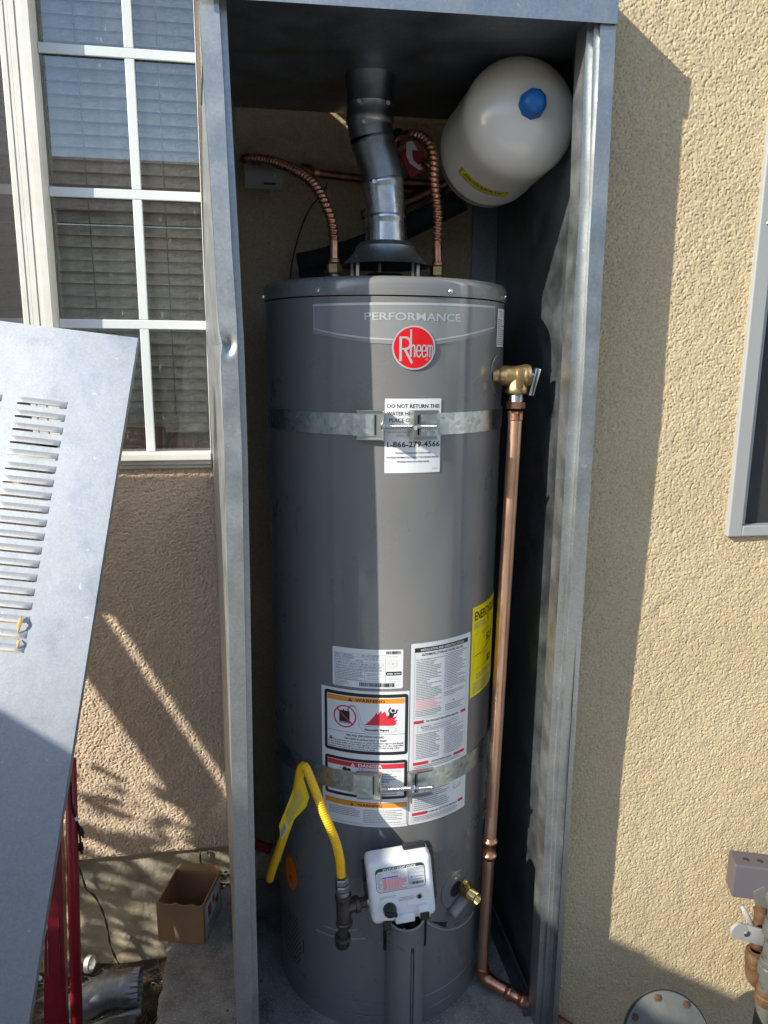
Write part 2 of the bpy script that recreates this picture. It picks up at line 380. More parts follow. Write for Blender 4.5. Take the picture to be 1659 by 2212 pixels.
# ================================================================== SETTING
YW = .25                                                             # left wall plane; right wall stands forward at YR
YR = -.235
g_ = MB(); n = 90
xs = np.concatenate([[-60, -12, -4], np.linspace(-1.6, 1.2, 90), [3, 12, 60]]); ys = np.concatenate([[-60, -12, -3], np.linspace(-1.0, .3, 60), [1, 12, 60]])
vs = [(x, y, -.215 + (.012*random.random() if abs(x) < 2 and abs(y) < 1.2 else 0)) for y in ys for x in xs]; nx = len(xs)
fs = [(j*nx+i, j*nx+i+1, (j+1)*nx+i+1, (j+1)*nx+i) for j in range(len(ys)-1) for i in range(nx-1)]
struct(g_.add(vs, fs).build('ground', M['dirt'], smooth=True))
sb = MB()
def slab_top(x0, x1, y0, y1, res=.012):
    nx = int((x1-x0)/res)+1; ny = int((y1-y0)/res)+1; X = np.linspace(x0, x1, nx); Y = np.linspace(y0, y1, ny)
    vs = []; 
    for j, y in enumerate(Y):
        for i, x in enumerate(X):
            e = (i == 0) ; vs.append((x + (random.uniform(-.004, .004) if e else 0), y, (-.004 if e else 0)+random.uniform(-.0006, .0006)))
    fs = [(j*nx+i, j*nx+i+1, (j+1)*nx+i+1, (j+1)*nx+i) for j in range(ny-1) for i in range(nx-1)]
    b = len(vs)
    for j in range(ny): x, y, z = vs[j*nx]; vs.append((x, y, -.22))
    fs += [(j*nx, (j+1)*nx, b+j+1, b+j) for j in range(ny-1)]
    sb.add(vs, fs)
slab_top(-.482, .318, -.75, .262)
sb.box((-.47, -.751, -.22), (.318, -.7501, -.001)); sb.box((.318, -.75, -.22), (.3185, .262, -.001))
struct(sb.build('concrete_slab', M['slab'], smooth=True, auto=30))

struct(MB().box((-7, -6.1, -.21), (7, -.80, -.196)).build('added_paving', M['added_paving']))  # unseen yard paving, added pale to bounce sun into the shade
# ---- left wall with window opening
WX1, WZ0 = -.352, 1.078                                              # window opening: right edge, bottom
lw = thing('stucco_wall', 'tan stucco house wall behind the water heater, with the wide white window in it', 'wall', (-.6, YW, 0))
mb = MB()
stucco_sheet(mb, -.30, .31, .118, 1.86, YW, .0026, .0046, .0017, M['stucco_shaded'])
stucco_sheet(mb, -.78, -.30, .118, WZ0, YW, .0016, .0031, .0014, M['stucco_back'])
stucco_sheet(mb, -3.2, -.78, .118, WZ0, YW, .014, .02, .001, M['stucco_back'])
mb.box((-.352, YW, WZ0), (-.30, YW+.05, 3.2), M['stucco_back'])
mb.box((-.31, YW+.001, 1.86), (.31, YW+.05, 3.2), M['stucco_back'])
mb.box((-3.2, YW, 2.45), (-.352, YW+.05, 3.2), M['stucco_back'])
mb.box((-3.2, YW, WZ0), (-1.5, YW+.05, 2.45), M['stucco_back'])
mb.box((-3.2, YW+.003, .112), (.31, YW+.04, .119), M['stucco_back'])
o = mb.build('wall_face', None, lw, smooth=True, auto=60)
mb = MB(); nx = 150; nz = 20; H = relief(nx, nz, .016, .05, .004)
vs = [(-3.2+3.5*i/(nx-1), YW+.022-H[j, i], -.25+.365*j/(nz-1)) for j in range(nz) for i in range(nx)]
mb.add(vs, [(j*nx+i, j*nx+i+1, (j+1)*nx+i+1, (j+1)*nx+i) for j in range(nz-1) for i in range(nx-1)])
mb.build('foundation', M['foundation'], lw, smooth=True)
MB().box((-3.2, YW+.0425, .1), (.31, YW+.07, 1.07)).build('wall_core', M['stucco_back'], lw)
# ---- right wall, standing forward
rw = thing('stucco_wall', 'sunlit tan stucco wall to the right of the metal cabinet, holding a small dark window', 'wall', (.8, YR, 0))
wl, wz = .609, 1.006
mb = MB()
stucco_sheet(mb, .302, 1.02, -.21, 2.12, YR, .0014, .0026, .00100, M['stucco'], (wl, 3, wz, 3))
mb.box((1.02, YR, -.21), (3.2, YR+.3, wz), M['stucco']); mb.box((.302, YR, 2.12), (wl, YR+.3, 3.2), M['stucco'])
mb.box((1.5, YR, wz), (3.2, YR+.3, 3.2), M['stucco'])
mb.box((.306, YR+.02, -.22), (.34, YW+.2, 3.2), M['stucco'])
mb.build('wall_face', None, rw, smooth=True, auto=60)

# ---- left window
win = thing('window', 'wide white vinyl sliding window with white muntins and closed blinds, left of the cabinet', 'window', (-.7, YW, WZ0))
mb = MB()
def vprof(mb, x0, x1, z0, z1, steps, m):                             # stepped vertical profile: list of (fraction, Y)
    for (f0, y), (f1, _) in zip(steps[:-1], steps[1:]):
        mb.bbox((x0+(x1-x0)*f0, y, z0), (x0+(x1-x0)*f1-.0008, YW+.05, z1), .0012, m)
mb.bbox((-.722, YW-.022, 1.155), (-.661, YW+.05, 2.45), .0015, M['vinyl'])
for a_, b_, h_ in ((-.7205, -.7100, .0028), (-.7085, -.7020, .0016), (-.7010, -.6900, .0032), (-.6885, -.6800, .0018), (-.6785, -.6625, .0075)): mb.bbox((a_, YW-.022-h_, 1.1552), (b_, YW-.021, 2.449), .0006, M['vinyl'])
mb.build('meeting_stile', None, win)
mb = MB()
mb.bbox((-1.5, YW-.028, 1.098), (-.352, YW+.05, 1.114), .002); mb.bbox((-1.5, YW-.020, 1.088), (-.352, YW+.05, 1.0975), .002)
mb.bbox((-1.5, YW-.012, 1.079), (-.352, YW+.05, 1.0875), .002)
mb.box((-1.5, YW-.02, 2.41), (-.352, YW+.05, 2.45)); mb.box((-1.5, YW-.02, 1.114), (-1.46, YW+.05, 2.41)); mb.box((-.3545, YW-.004, 1.114), (-.353, YW+.05, 2.41))
mb.build('frame', M['vinyl'], win)
mz = [1.1535+.2656*1, 1.1535+.2656*2, 1.1535+.2656*3, 1.1535+.2656*4]
mz = [1.3905, 1.655, 1.924, 2.19]
MU = YW+.012
for z in mz: MB().bbox((-.6605, MU, z-.0095), (-.3550, MU+.006, z+.0095), .0015).build('muntin', M['muntin'], win)
zz = [1.1145] + [q for z in mz for q in (z-.0096, z+.0096)] + [2.409]
for i in range(0, len(zz), 2): MB().bbox((-.4955, MU+.0006, zz[i]), (-.4765, MU+.0066, zz[i+1]), .0015).build('muntin', M['muntin'], win)
MB().add([(-.6605, MU+.009, 1.114), (-.3550, MU+.009, 1.114), (-.3550, MU+.009, 2.41), (-.6605, MU+.009, 2.41)], [(0, 1, 2, 3)]).build('glass_pane', M['glass'], win)
MB().add([(-1.46, YW+.02, 1.114), (-.7225, YW+.02, 1.114), (-.7225, YW+.02, 2.41), (-1.46, YW+.02, 2.41)], [(0, 1, 2, 3)]).build('glass_pane', M['glass'], win)
MB().add([(-1.46, YW-.004, 1.114), (-.7225, YW-.004, 1.114), (-.7225, YW-.004, 2.41), (-1.46, YW-.004, 2.41)], [(0, 1, 2, 3)]).build('insect_screen', M['screen'], win)
for z in mz: MB().box((-1.46, YW+.008, z-.0095), (-.7225, YW+.014, z+.0095)).build('muntin', M['muntin'], win)
MB().box((-.6605, YW+.0225, 1.1145), (-.6575, YW+.03, 2.409)).build('gasket', M['black'], win)

# ---- room behind, blind, bricks on the inner sill
mb = MB(); mb.box((-1.6, YW+.052, .95), (-.353, YW+.9, 2.6)); mb.f = [f[::-1] for f in mb.f]
mb.f.pop(2); mb.mi.pop(2)
struct(mb.build('room_interior', M['room']))
bl = thing('window_blind', 'dusty tan horizontal blind hanging closed behind the white window glass', 'blind', (-.9, YW+.085, 1.17))
pitch = .0255; z = 1.185; k = 0
sm = None
while z < 2.42:
    seg = 5; vs = []
    for i in range(seg+1):
        t = i/seg; y = YW+.085 + (t-.5)*.0150 - .0030*math.sin(math.pi*t); zz_ = (t-.5)*.0250
        vs += [(-1.47, y, zz_), (-.362, y, zz_)]
    fs = [(2*i, 2*i+1, 2*i+3, 2*i+2) for i in range(seg)]
    if sm is None:
        o = MB().add([(a, b-(YW+.085), c) for a, b, c in vs], fs).build('slat', M['slat'], None, smooth=True); sm = o.data
    else:
        o = bpy.data.objects.new('slat', sm); COL.objects.link(o)
    o.parent = bl; o.location = (.9, 0, z-1.17); o.rotation_euler = (R_(random.uniform(-4, 4)), R_(random.uniform(-.12, .12)), 0)
    if 30 < k < 34: o.rotation_euler.x += R_(14)
    z += pitch; k += 1
for x, w_ in ((-.600, .01), (-.437, .003)):
    pts = spline([(x-w_, YW+.074, 2.4), (x, YW+.073, 1.9), (x+w_*.5, YW+.073, 1.5), (x+w_, YW+.073, 1.19)], .03)
    MB().tube(pts, .0011, 5).build('cord', M['cord'], bl)
MB().bbox((-1.47, YW+.078, 1.150), (-.362, YW+.1, 1.172), .003).build('bottom_rail', M['slat'], bl)
MB().box((-1.45, YW+.053, 1.085), (-.354, YW+.3, 1.10)).build('inner_sill', M['vinyl'], win)
bx = -.575; i = 0
for dx, h_, wd in ((0, .062, .115), (.125, .035, .055), (.19, .032, .03)):
    b_ = MB().bbox((bx+dx, YW+.06, 1.101), (bx+dx+wd, YW+.15, 1.101+h_), .004).build('brick', M['brick'])
    tag(b_, ['large broken red brick lying on the inner window sill', 'small red brick piece on the inner window sill, middle of three', 'smallest red brick chip on the inner window sill, nearest the cabinet'][i], 'brick', 'red bricks on the inner sill'); i += 1

# ---- right window
w2 = thing('window', 'grey framed window with dark insect screen at the right edge, in the sunlit stucco', 'window', (.8, YR, wz))
mb = MB(); ft = .030
mb.bbox((wl-.004, YR-.012, wz), (wl+ft-.006, YR+.04, 2.45), .002); mb.bbox((wl+ft-.006, YR-.012, wz), (1.5, YR+.04, wz+.02), .002)
mb.box((wl+ft-.006, YR-.003, wz+.02), (wl+ft+.004, YR+.04, 2.4)); mb.box((wl, YR-.012, 2.4), (1.5, YR+.04, 2.45)); mb.box((1.47, YR-.01, wz+.02), (1.5, YR+.04, 2.4))
mb.build('frame', M['win_grey'], w2)
MB().box((wl+ft+.004, YR+.008, wz+.02), (1.47, YR+.010, 2.4)).build('insect_screen', M['screen'], w2)
MB().box((wl+ft+.004, YR+.02, wz+.02), (1.47, YR+.0235, 2.4)).build('glass_pane', M['glass'], w2)
MB().lathe([(0, .0035), (.003, .003), (.0045, 0)], (wl+.012, YR-.012, 1.555), (0, -1, 0), 12).build('screw', M['steel'], w2, smooth=True)
z = wz+.05; first = None
while z < 2.4:
    if first is None: o = MB().box((wl+ft+.006, YR+.05, -.011), (1.46, YR+.058, .011)).build('slat', M['room'], None); first = o.data
    else: o = bpy.data.objects.new('slat', first); COL.objects.link(o)
    o.parent = w2; o.location = (-.8, -YR, z-wz); z += .0285
mb = MB(); mb.box((wl, YR+.042, .96), (1.6, YR+.5, 2.6)); mb.f = [f[::-1] for f in mb.f]; mb.f.pop(2); mb.mi.pop(2)
struct(mb.build('room_interior', M['room']))

# ================================================================== GALVANISED CABINET
YF = -.32
cab = thing('metal_cabinet', 'tall dented galvanised steel cabinet with its door off, standing round the grey water heater', 'cabinet', (0, YF, 0))
ZT = 1.80
# left post stations: y, outer x, main face right x, inner flange right x, side panel back x (all in photo pixels)
st = [(0, 429, 472.5, 488, 432), (180, 440, 483, 497, 436), (336, 451, 490.5, 505, 437.5), (530, 463, 500, 516, 441), (690, 472, 511, 524, 444),
      (722, 476, 512, 526, 445), (745, 481, 512.5, 527, 446), (768, 478, 513, 528, 448), (800, 478, 515, 529, 450), (995, 486, 523, 535, 459.5), (1270, 492.5, 527.5, 540, 472), (1462, 496, 531, 543, 479.5),
      (1655, 500, 534, 546, 487), (1930, 508, 540.5, 552, 500), (2212, 515, 546, 559, 509)]
rows = []
for y, a_, b_, c_, d_ in st:
    YL_ = YF-.012*min(1, max(0, (y-600)/900)); A = aY(a_, y, YL_); B = aY(b_, y, YL_); Cc = aY(c_, y, YL_+.012); Dd = aY(d_, y, YW-.004)
    rows.append([A, B, Cc, Dd])
def ext(r0, r1, z):
    return [p + (p-q)*((z-p.z)/(p.z-q.z)) for p, q in zip(r0, r1)]
r_top = ext(rows[0], rows[2], ZT+.04); r_top[3] = r_top[3]+(rows[0][3]-rows[2][3])*((2.008-r_top[3].z)/(rows[0][3].z-rows[2][3].z))
rows = [r_top] + rows + [ext(rows[-1], rows[-3], .002)]
dense = []
for r0, r1 in zip(rows[:-1], rows[1:]):
    n_ = max(1, int(abs(r0[0].z-r1[0].z)/.004)) if 1.29 < (r0[0].z+r1[0].z)/2 < 1.40 else 3
    for q_ in range(n_): dense.append([a_.lerp(b_, q_/n_) for a_, b_ in zip(r0, r1)])
rows = dense + [rows[-1]]
mb = MB(); vs = []
for r in rows:
    A, B, Cc, Dd = r; z = A.z
    dent = .0
    if 1.315 < z < 1.372: dent = .010*math.exp(-((z-1.343)/.013)**2)
    mid = A.lerp(B, .45)+Vector((0, dent, 0)); A2 = A+Vector((0, dent*.5, 0))
    vs += [A]; 
    for q_ in range(1, 8):
        p_ = A.lerp(B, q_/8); dn_ = .011*math.exp(-((z-1.3435)/.0105)**2-((q_/8-.38)/.30)**2); vs.append(p_+Vector((0, dn_, 0)))
    vs += [B, Vector((B.x+.0004, B.y+.012, B.z)), Cc, Vector((Cc.x, Cc.y+.03, Cc.z)), Vector((A.x, A.y+.05, A.z))]
k = 13
fs = [(i*k+j, i*k+j+1, (i+1)*k+j+1, (i+1)*k+j) for i in range(len(rows)-1) for j in range(11)]
fs += [(i*k+12, i*k+0, (i+1)*k+0, (i+1)*k+12) for i in range(len(rows)-1)]
mb.add(vs, fs); lp = mb.build('front_post', M['galv'], cab, smooth=True, auto=45)
mb = MB(); vs = []
for r in rows:
    A, B, Cc, Dd = r; P0 = Vector((A.x-.0006, YF+.004, A.z)); bow = Vector((-.004*math.sin(A.z*2.1), 0, 0))
    vs += [P0, P0.lerp(Dd, .35)+bow, P0.lerp(Dd, .7)+bow, Dd]
k = 4
fs = [(i*k+j, (i+1)*k+j, (i+1)*k+j+1, i*k+j+1) for i in range(len(rows)-1) for j in range(3)]
n0 = len(vs); vs += [Vector(p)+Vector((.0012, 0, 0)) for p in vs]
fs += [[i+n0 for i in f][::-1] for f in fs]
mb.add(vs, fs).build('side_panel', M['galv'], cab)
mb = MB()                                                            # wall flange at the back left
q0 = aY(503, 236, YW-.006); q1 = aY(523, 600, YW-.006)
for x0, x1 in ((-.345, -.277),):
    mb.box((x0, YW-.012, .12), (x1, YW-.0105, 1.826)); mb.box((x1-.0012, YW-.0104, .12), (x1, YW-.002, 1.826))
mb.build('wall_flange', M['galv_shaded'], cab)
# right post
sr = [(54, 1269, 1282, 1296, 1331), (108, 1265, 1280, 1294.5, 1328.5), (216, 1260, 1277, 1290, 1323), (432, 1252.6, 1272, 1278, 1312), (612, 1241.8, 1264, 1269, 1301), (796, 1232.8, 1256, 1261, 1292),
      (1200, 1211, 1229, 1236, 1267), (1659, 1184, 1197, 1208, 1238), (1915, 1172, 1187, 1195, 1224), (2027, 1166, 1181, 1190, 1217), (2203, 1157, 1170, 1182, 1205)]
rr = []
for y, a_, b_, c_, d_ in sr:
    zz_ = aY(d_, y, -.3).z; Yp = max(-.3085, -.281-.0225*zz_)
    rr.append([aY(a_, y, Yp+.014), aY(b_, y, Yp+.014), aY(b_+1, y, Yp+.006), aY(c_, y, Yp+.006), aY(c_+1, y, Yp), aY(d_, y, Yp)])
rr = [ext(rr[0], rr[2], ZT+.04)] + rr + [ext(rr[-1], rr[-3], .002)]
mb = MB(); vs = []
for r in rr: vs += [Vector((r[0].x, r[0].y+.04, r[0].z))] + r + [Vector((r[5].x, YR+.001, r[5].z))]
k = 8; fs = [(i*k+j, i*k+j+1, (i+1)*k+j+1, (i+1)*k+j) for i in range(len(rr)-1) for j in range(k-1)]
mb.add(vs, fs).build('front_post', M['galv'], cab)
mb = MB(); XR0, XR1 = .2965, .2935
vs = []; nz = 14; ny = 8
for j in range(nz+1):
    for i in range(ny+1):
        z = .004+1.82*j/nz; y = YF+.02+(YW-.012-YF-.02)*i/ny
        vs.append((XR0+(XR1-XR0)*i/ny + (.0012*math.sin(z*3+y*5) if 0 < i < ny else 0), y, z))
fs = [(j*(ny+1)+i, (j+1)*(ny+1)+i, (j+1)*(ny+1)+i+1, j*(ny+1)+i+1) for j in range(nz) for i in range(ny)]
n0 = len(vs); vs += [(a_+.0012, b_, c_) for a_, b_, c_ in vs]; fs += [[i+n0 for i in f][::-1] for f in fs]
mb.add(vs, fs).build('side_panel', M['galv_shaded'], cab, smooth=True)
MB().box((.236, YW-.012, .1), (XR1-.001, YW-.0105, 1.82)).build('wall_flange', M['galv_shaded'], cab)
mb = MB(); mb.box((.262, -.24, .001), (.284, YW-.02, .003)); mb.box((.28, -.24, .003), (.2815, YW-.02, .03)); mb.build('floor_angle', M['galv_shaded'], cab)
# roof
mb = MB(); f0 = aY(476, -3, -.330); f1 = aY(1333, 52, -.312)
zl, zr = f0.z, f1.z
xl, xr = -.311, .3035
xr = f1.x; fl_, fr_ = -.331, -.313
mb.hexa([(xl, fl_, zl), (xr, fr_, zr), (xr, fr_+.0015, zr), (xl, fl_+.0015, zl), (xl, fl_, zl+.06), (xr, fr_, zr+.06), (xr, fr_+.0015, zr+.06), (xl, fl_+.0015, zl+.06)])
mb.build('fascia', M['galv'], cab)
mb = MB(); vr = .040; cx_, cy_ = -.03, 0
# ceiling pan with the vent hole, built as a ring grid
seg = 32; ring = [(cx_+vr*math.cos(2*math.pi*i/seg), cy_+vr*math.sin(2*math.pi*i/seg)) for i in range(seg)]
outer = []
for i in range(seg):
    a_ = 2*math.pi*i/seg; dx, dy = math.cos(a_), math.sin(a_)
    ts = [((.2945-cx_)/dx) if dx > 1e-6 else 9, ((-.302-cx_)/dx) if dx < -1e-6 else 9, ((.230-cy_)/dy) if dy > 1e-6 else 9, ((-.311-cy_)/dy) if dy < -1e-6 else 9]
    t = min(ts); outer.append((cx_+dx*t, cy_+dy*t))
zc = lambda x, y: 1.826 + (y-.25)*.012
vs = [(x, y, zc(x, y)) for x, y in ring] + [(x, y, zc(x, y)) for x, y in outer]
fs = [(i, (i+1) % seg, seg+(i+1) % seg, seg+i) for i in range(seg)]
for cxx, cyy in ((.2945, .230), (-.302, .230), (-.302, -.311), (.2945, -.311)):
    best = min(range(seg), key=lambda i: min((outer[i][0]-cxx)**2+(outer[i][1]-cyy)**2, 9)+((outer[(i+1) % seg][0]-cxx)**2+(outer[(i+1) % seg][1]-cyy)**2))
    vs.append((cxx, cyy, zc(cxx, cyy))); fs.append((seg+best, seg+(best+1) % seg, len(vs)-1))
n_ = len(vs); vs += [(-.3021, -.311, zc(0, -.311)), (-.3021, .230, zc(0, .23)), (-.346, .230, zc(0, .23))]; fs.append((n_, n_+1, n_+2))
mb.add(vs, fs).build('ceiling_pan', M['galv_shaded'], cab)
mb = MB()
mb.hexa([(xl, fl_+.0016, zl+.055), (xr, fr_+.0016, zr+.055), (.3015, .218, 2.012), (-.336, .218, 2.012), (xl, fl_+.0016, zl+.057), (xr, fr_+.0016, zr+.057), (.3015, .218, 2.014), (-.336, .218, 2.014)])
mb.hexa([(xr-.0012, fr_+.0016, zr), (xr, fr_+.0016, zr), (xr, -.236, zr+.0), (xr-.0012, -.236, zr+.0), (xr-.0012, fr_+.0016, zr+.054), (xr, fr_+.0016, zr+.054), (xr, -.236, zr+.06), (xr-.0012, -.236, zr+.06)])
mb.build('roof', M['galv'], cab)

# ================================================================== WATER HEATER
RH = .229
wh = thing('water_heater', 'tall grey gas water heater with a red round badge, standing inside the metal cabinet', 'water heater', (0, 0, 0))
def rz(z): return RH - .004*max(0, (1.2-z))/1.2                      # the jacket is a hair narrower low down
def W(phi, z, off=0):                                                # point on the jacket, phi in degrees from the front, + to the right
    r = rz(z)+off; return Vector((r*math.sin(R_(phi)), -r*math.cos(R_(phi)), z))
mb = MB(); prof = [(rz(.06), .062)] + [(rz(.062+i*.1), .062+i*.1) for i in range(1, 13)] + [(RH-.0008, 1.40), (RH-.001, 1.4245), (RH-.004, 1.4245)]
mb.lathe(prof, (0, 0, 0), (0, 0, 1), 160); mb.build('jacket', M['heater'], wh, smooth=True, auto=40)
mb = MB(); prof = [(RH-.004, 1.4265), (RH+.0012, 1.4265), (RH+.0014, 1.445), (RH+.0002, 1.4515), (RH-.004, 1.4555), (RH-.012, 1.4575), (0, 1.4595)]
mb.lathe(prof, (0, 0, 0), (0, 0, 1), 160); mb.build('top_cap', M['heater'], wh, smooth=True, auto=40)
mb = MB(); prof = [(rz(0)+.0005, .0), (rz(0)+.0005, .028), (rz(0)-.002, .0295), (rz(0)-.002, .031), (rz(0)+.0012, .032), (rz(0)+.0012, .060), (rz(0)-.002, .0615)]
mb.lathe(prof, (0, 0, 0), (0, 0, 1), 160); mb.build('base_ring', M['heater'], wh, smooth=True, auto=40)
scr = None
for ph in (-38, 18.5, 60.5, -85):
    P = W(ph, 1.4345, .0016); nrm = Vector((math.sin(R_(ph)), -math.cos(R_(ph)), 0))
    q = MB(); nut(q, P, nrm, .0046, .0028); q.lathe([(0, .0048), (.0022, .0045), (.0034, .0028)], P, nrm, 12); q.build('screw', M['steel'], wh, smooth=True, auto=30)

# ---- label helper: artwork in millimetres, wrapped on the jacket
TX = {}
def text_geo(s, size, bold=0.0, xs=1.0, align='LEFT', res=3):
    key = (s, round(size, 3), bold, xs, align, res)
    if key in TX: return TX[key]
    cu = bpy.data.curves.new('t', 'FONT'); cu.body = s; cu.size = size; cu.offset = bold; cu.align_x = align; cu.resolution_u = res
    ob = bpy.data.objects.new('t', cu); me = bpy.data.meshes.new_from_object(ob)
    v = [(p.co.x*xs, p.co.y) for p in me.vertices]; f = [list(p.vertices) for p in me.polygons]
    bpy.data.objects.remove(ob); bpy.data.curves.remove(cu); bpy.data.meshes.remove(me)
    TX[key] = (v, f); return v, f
class Art:
    def __init__(s, fmap, w, h): s.mb = MB(); s.fm = fmap; s.w = w; s.h = h
    def rect(s, u0, v0, u1, v1, m, layer=0, step=9):
        n = max(1, int(abs(u1-u0)/step)); vs = []
        for i in range(n+1):
            u = u0+(u1-u0)*i/n; vs += [s.fm(u, v0, layer), s.fm(u, v1, layer)]
        s.mb.add(vs, [(2*i+1, 2*i+3, 2*i+2, 2*i) for i in range(n)], m)
    def rrect(s, u0, v0, u1, v1, r, m, layer=0):                     # rounded: middle band and two side bands
        s.rect(u0+r, v0, u1-r, v1, m, layer)
        for sg, ue, uc in ((-1, u0, u0+r), (1, u1, u1-r)):
            pts = [(uc, v0+0), ]; arc = []
            for k in range(7):
                t = math.pi/2*k/6; arc.append((uc+sg*r*math.sin(t), v0+r-r*math.cos(t)))
            for k in range(7):
                t = math.pi/2*k/6; arc.append((uc+sg*r*math.cos(t), v1-r+r*math.sin(t)))
            vs = [s.fm(u, v, layer) for u, v in arc]; f = tuple(range(len(vs)))
            s.mb.add(vs, [f if sg < 0 else f[::-1]], m)
    def poly(s, pts, m, layer=1): 
        from mathutils.geometry import tessellate_polygon
        import bmesh
        t = tessellate_polygon([[Vector((p[0], p[1], 0)) for p in pts]]); bm = bmesh.new()
        vb = [bm.verts.new((p[0], p[1], 0)) for p in pts]
        for q in t:
            try: bm.faces.new([vb[k] for k in q])
            except ValueError: pass
        x = min(p[0] for p in pts)+5
        while x < max(p[0] for p in pts):                            # cut into strips so that it follows the round jacket
            bmesh.ops.bisect_plane(bm, geom=bm.verts[:]+bm.edges[:]+bm.faces[:], plane_co=(x, 0, 0), plane_no=(1, 0, 0)); x += 5
        bmesh.ops.recalc_face_normals(bm, faces=bm.faces[:]); bm.verts.index_update()
        s.mb.add([s.fm(q.co.x, q.co.y, layer) for q in bm.verts], [[k.index for k in f.verts] for f in bm.faces], m); bm.free()
    def line(s, pts, wd, m, layer=1, closed=False):
        P = [Vector(p) for p in pts]
        if closed: P.append(P[0].copy())
        for a, b in zip(P[:-1], P[1:]):
            d = (b-a); 
            if d.length < 1e-6: continue
            nn = Vector((-d.y, d.x)).normalized()*wd/2; k = max(1, int(d.length/10)); vs = []
            for i in range(k+1):
                c = a+d*(i/k); vs += [s.fm(c.x+nn.x, c.y+nn.y, layer), s.fm(c.x-nn.x, c.y-nn.y, layer)]
            s.mb.add(vs, [(2*i, 2*i+2, 2*i+3, 2*i+1) for i in range(k)], m)
    def circ(s, cu, cv, r, m, layer=1, n=40, rv=None):
        rv = rv or r; vs = [s.fm(cu, cv, layer)] + [s.fm(cu+r*math.cos(2*math.pi*i/n), cv+rv*math.sin(2*math.pi*i/n), layer) for i in range(n)]
        s.mb.add(vs, [(0, 1+(i+1) % n, 1+i) for i in range(n)], m)
    def ring(s, cu, cv, r, wd, m, layer=1): s.line([(cu+r*math.cos(2*math.pi*i/40), cv+r*math.sin(2*math.pi*i/40)) for i in range(40)], wd, m, layer, True)
    def text(s, t, u, v, size, m, layer=2, bold=0.0, xs=1.0, align='LEFT', width=None, res=3):
        vv, ff = text_geo(t, size*1.38, bold, xs, align, res)         # size is the cap height
        if width:
            w_ = max(p[0] for p in vv)-min(p[0] for p in vv); k = width/w_; vv = [(p[0]*k, p[1]) for p in vv]
        s.mb.add([s.fm(u+p[0], v-p[1], layer) for p in vv], ff, m)
    def fine(s, u0, v0, u1, v1, pitch, m, layer=2, hh=.45):           # rows of print too small to read
        v = v0
        while v < v1:
            u = u0; end = u1-(random.random()**3)*(u1-u0)*.5
            while u < end-1:
                l = random.uniform(1.2, 5.5); s.rect(u, v, min(u+l, end), v+pitch*hh, m, layer, 20); u += l+.7
            v += pitch
    def bars(s, u0, v0, u1, v1, m, layer=2):
        u = u0
        while u < u1: wd = random.choice((.3, .4, .7, 1.0)); s.rect(u, v0, min(u+wd, u1), v1, m, layer, 50); u += wd+random.choice((.3, .5, .8))
    def tri(s, cu, cv, h, m, m2, layer=2):
        s.poly([(cu-h*.58, cv+h/2), (cu+h*.58, cv+h/2), (cu, cv-h/2)], m, layer); s.rect(cu-h*.05, cv-h*.15, cu+h*.05, cv+h*.2, m2, layer+1); s.rect(cu-h*.05, cv+h*.28, cu+h*.05, cv+h*.38, m2, layer+1)
def wrap(phi0, z1, base=.0005):
    def fm(u, v, layer=0):
        z = z1-v/1000; return W(phi0+math.degrees(u/1000/RH), z, base+layer*.00022)
    return fm
PA, INK, RED, ORG = M['paper'], M['ink'], M['red_ink'], M['orange_ink']

# badge panel: silver outlined shape
fm = wrap(-41, 1.4115)
deg = lambda p: (p+41)/57.2958*RH*1000
A = Art(fm, 0, 0); outl = []
top = 0.0
bot = [(-41, 46), (-29, 55.5), (-16, 61.5), (-6.5, 63.5), (3, 64), (12.4, 63.5), (28, 54), (40, 45), (49, 38.5)]
def interp(p):
    for (a, b), (c_, d) in zip(bot[:-1], bot[1:]):
        if a <= p <= c_: return b+(d-b)*(p-a)/(c_-a)
    return bot[-1][1]
ps = [-41+90*i/40 for i in range(41)]
vs = []
for p in ps: vs += [fm(deg(p), -1.5-3.5*(p+41)/90, 0), fm(deg(p), interp(p), 0)]
A.mb.add(vs, [(2*i+1, 2*i+3, 2*i+2, 2*i) for i in range(40)], M['decal'])
tl = [(deg(p), .3-3.5*(p+41)/90) for p in ps]; bl_ = [(deg(p), interp(p)-7.5) for p in ps]
A.line(tl, 4.0, M['badge_silver'], 1); A.line(bl_, 2.6, M['badge_silver'], 1)
for p in (-40.4, 48.4): A.line([(deg(p), .3-3.5*(p+41)/90), (deg(p), interp(p)-7.0)], 1.6, M['badge_silver'], 1)
A.text('PERFORMANCE', deg(-17.9), 25.0, 12.6, M['badge_silver'], 2, .28, 1, width=deg(24.2)-deg(-17.9), res=4)
A.text('TM', deg(24.8), 15, 2.6, M['badge_silver'], 2, .05, width=5)
A.mb.build('badge_panel', None, wh)
